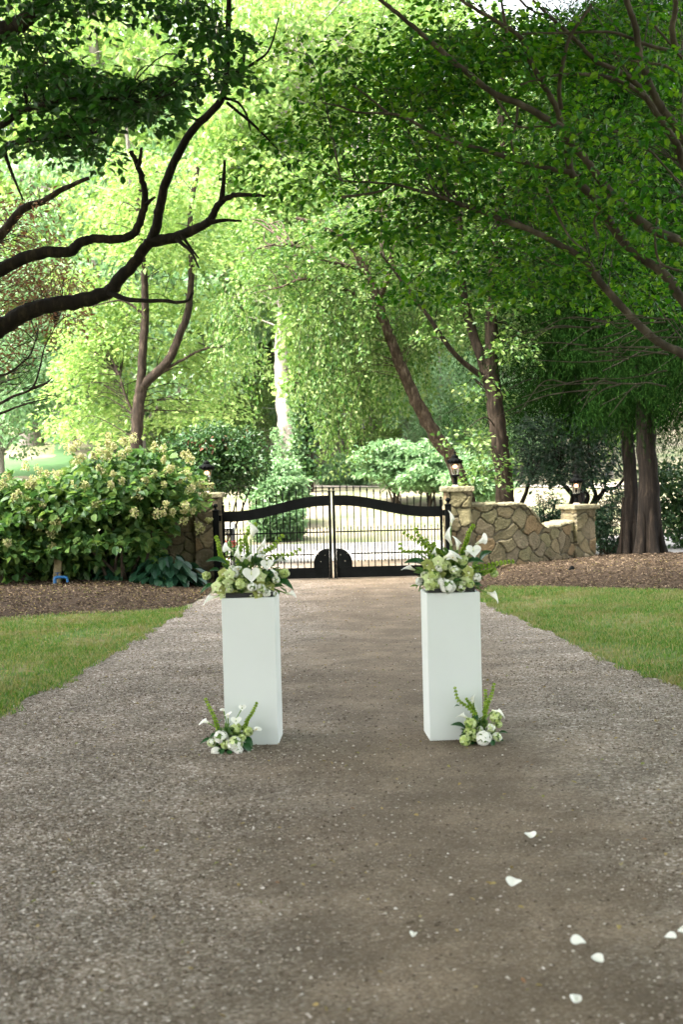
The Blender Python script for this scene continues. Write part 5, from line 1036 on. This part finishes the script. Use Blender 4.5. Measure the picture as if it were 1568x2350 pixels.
# ------------------------------------------------------------------ loose ground cover
def scatter_in(poly, dens, box, rg):
    (x0, y0), (x1, y1) = box; n = int((x1 - x0) * (y1 - y0) * dens); P = np.stack([rg.uniform(x0, x1, n), rg.uniform(y0, y1, n)], -1)
    return P[in_poly(P, poly)]
rg = np.random.default_rng(5)
def loose_amount(P):
    b_ = np.interp(P[:, 0] + .5 * np.sin(P[:, 1] * .55) * .6, [-3, -1.3, -.6, -.15, .4, 1.0, 1.55, 3], [1, .95, .5, .25, .12, .14, .75, 1]); return b_ * (0.6 + .4 * np.sin(P[:, 0] * 3 + P[:, 1] * 1.7) ** 2)
def stones(P, s0, s1, name):
    n = len(P); s = s0 + (s1 - s0) * rg.random(n) ** 2.5; base = np.array([[1, 0, 0], [0, 1, 0], [-1, 0, 0], [0, -1, 0], [0, 0, 1], [0, 0, -.6]], float)
    J = base[None] * (1 + rg.normal(0, .22, (n, 6, 1))) + rg.normal(0, .15, (n, 6, 3)); a = rg.random(n) * 6.28; ca, sa = np.cos(a)[:, None], np.sin(a)[:, None]
    V = np.stack([J[..., 0] * ca - J[..., 1] * sa, J[..., 0] * sa + J[..., 1] * ca, J[..., 2] * .6], -1) * s[:, None, None] + np.column_stack([P, np.full(n, .012) + s * .25])[:, None]
    F = np.array([[0, 1, 4], [1, 2, 4], [2, 3, 4], [3, 0, 4], [1, 0, 5], [2, 1, 5], [3, 2, 5], [0, 3, 5]]); g = G(); g.add(V, (np.arange(n)[:, None, None] * 6 + F[None]).reshape(-1, 3)); return g
P = scatter_in(drive_poly, 5200, ((-2.7, 4.3), (2.7, 7.5)), rg); P = P[np.abs(P[:, 0]) < .36 * P[:, 1] + .5]
P2 = scatter_in(drive_poly, 2300, ((-3.1, 7.5), (3.1, 13)), rg); P3 = scatter_in(drive_poly, 900, ((-2.7, 13), (2.7, 22.5)), rg)
P = np.vstack([P, P2, P3]); P = P[rg.random(len(P)) < loose_amount(P)]
tag(stones(P, .0035, .0105, 'gravel').build('gravel', M['chip']), kind='stuff')
def grass(P, z, h, name):
    n = len(P); B = np.column_stack([P, z]); a = rg.random(n) * 6.28; d = np.stack([np.cos(a), np.sin(a), 0 * a], -1); ln = rg.normal(0, .5, (n, 3)) * [1, 1, 0]; hh = h * rg.uniform(.5, 1.3, n)[:, None]; wd = rg.uniform(.003, .006, n)[:, None]
    m_ = B + ln * hh * .3 + [0, 0, .6] * hh; tp = B + ln * hh * .9 + [0, 0, 1.0] * hh
    V = np.stack([B - d * wd, B + d * wd, m_ + d * wd * .8, m_ - d * wd * .8, tp], 1); b_ = np.arange(n)[:, None] * 5
    g = G(); g.add(V, b_ + np.array([[0, 1, 2, 3]])); g2 = np.array([[3, 2, 4]]); g.add(np.zeros((0, 3)), np.zeros((0, 3), int)) if False else None
    g.F.append(b_ + g2); g.M.append(np.zeros(n)); return g
lawnL = np.vstack([[(-7, 8)], el[(el[:, 1] > 8) & (el[:, 1] < 18.7)][:, :2] + np.column_stack([RNG.normal(.05, .05, ((el[:, 1] > 8) & (el[:, 1] < 18.7)).sum()), np.zeros(((el[:, 1] > 8) & (el[:, 1] < 18.7)).sum())]), [(-2.6, 18.25), (-3.5, 18.3), (-4.3, 17.75), (-7, 17.4)]])
lawnR = np.vstack([[(8, 9)], er[(er[:, 1] > 9) & (er[:, 1] < 19.0)][:, :2] - np.column_stack([RNG.normal(.05, .05, ((er[:, 1] > 9) & (er[:, 1] < 19.0)).sum()), np.zeros(((er[:, 1] > 9) & (er[:, 1] < 19.0)).sum())]), [(2.1, 20.5), (2.9, 20.2), (3.6, 19.8), (4.6, 19.2), (8, 18.6)]])
for q, bx in ((lawnL, ((-7, 9), (-1.9, 18.8))), (lawnR, ((1.6, 9.5), (8, 20.6)))):
    Pn = scatter_in(q, 2600, bx, rg); Pn = Pn[np.abs(Pn[:, 0]) < .36 * Pn[:, 1] + 1.0]; bare = np.sin(Pn[:, 0] * 2.1 + 1.3 * np.sin(Pn[:, 1] * .9)) * np.sin(Pn[:, 1] * 1.3) 
    Pn = Pn[rg.random(len(Pn)) > .72 * smooth(.05, .7, bare)]; tag(grass(Pn, np.full(len(Pn), .003), .042, 'grass').build('grass', M['grass']), kind='stuff')
for q, bx in ((BED_L, ((-6.5, 16.8), (-1.9, 23.3))), (BED_R, ((1.66, 18), (7.5, 26)))):
    Pn = scatter_in(q, 900, bx, rg); n = len(Pn); Z = bed_h(Pn, q) + .008; g = G(); N_ = np.array([0, 0, 1.0]) + rg.normal(0, .45, (n, 3)); A_ = rg.normal(0, 1, (n, 3)) * [1, 1, .25]
    leaf_quads(g, np.column_stack([Pn, Z]), A_, N_, rg.uniform(.02, .065, n), rg.uniform(.008, .022, n), 0); tag(g.build('mulch_chips', M['chips']), kind='stuff')
Pn = np.vstack([scatter_in(drive_poly, 11, ((-2.6, 4.5), (2.6, 22.4)), rg), scatter_in(lawnL, 60, ((-5.5, 9), (-2, 18.8)), rg), scatter_in(lawnR, 18, ((1.7, 9.5), (6.5, 20.6)), rg), scatter_in(BED_L, 90, ((-6, 17), (-1.9, 21.5)), rg), scatter_in(BED_R, 25, ((1.7, 18), (7, 24)), rg)])
n = len(Pn); Z = np.full(n, .022) + .02 * (in_poly(Pn, lawnL) | in_poly(Pn, lawnR)); 
for q in (BED_L, BED_R): ii = in_poly(Pn, q); Z[ii] = bed_h(Pn[ii], q) + .02
g = G(); leaf_quads(g, np.column_stack([Pn, Z]), rg.normal(0, 1, (n, 3)) * [1, 1, .15], np.array([0, 0, 1.0]) + rg.normal(0, .25, (n, 3)), rg.uniform(.012, .036, n), rg.uniform(.008, .02, n), 0, True); tag(g.build('fallen_leaves', M['litter']), kind='stuff')
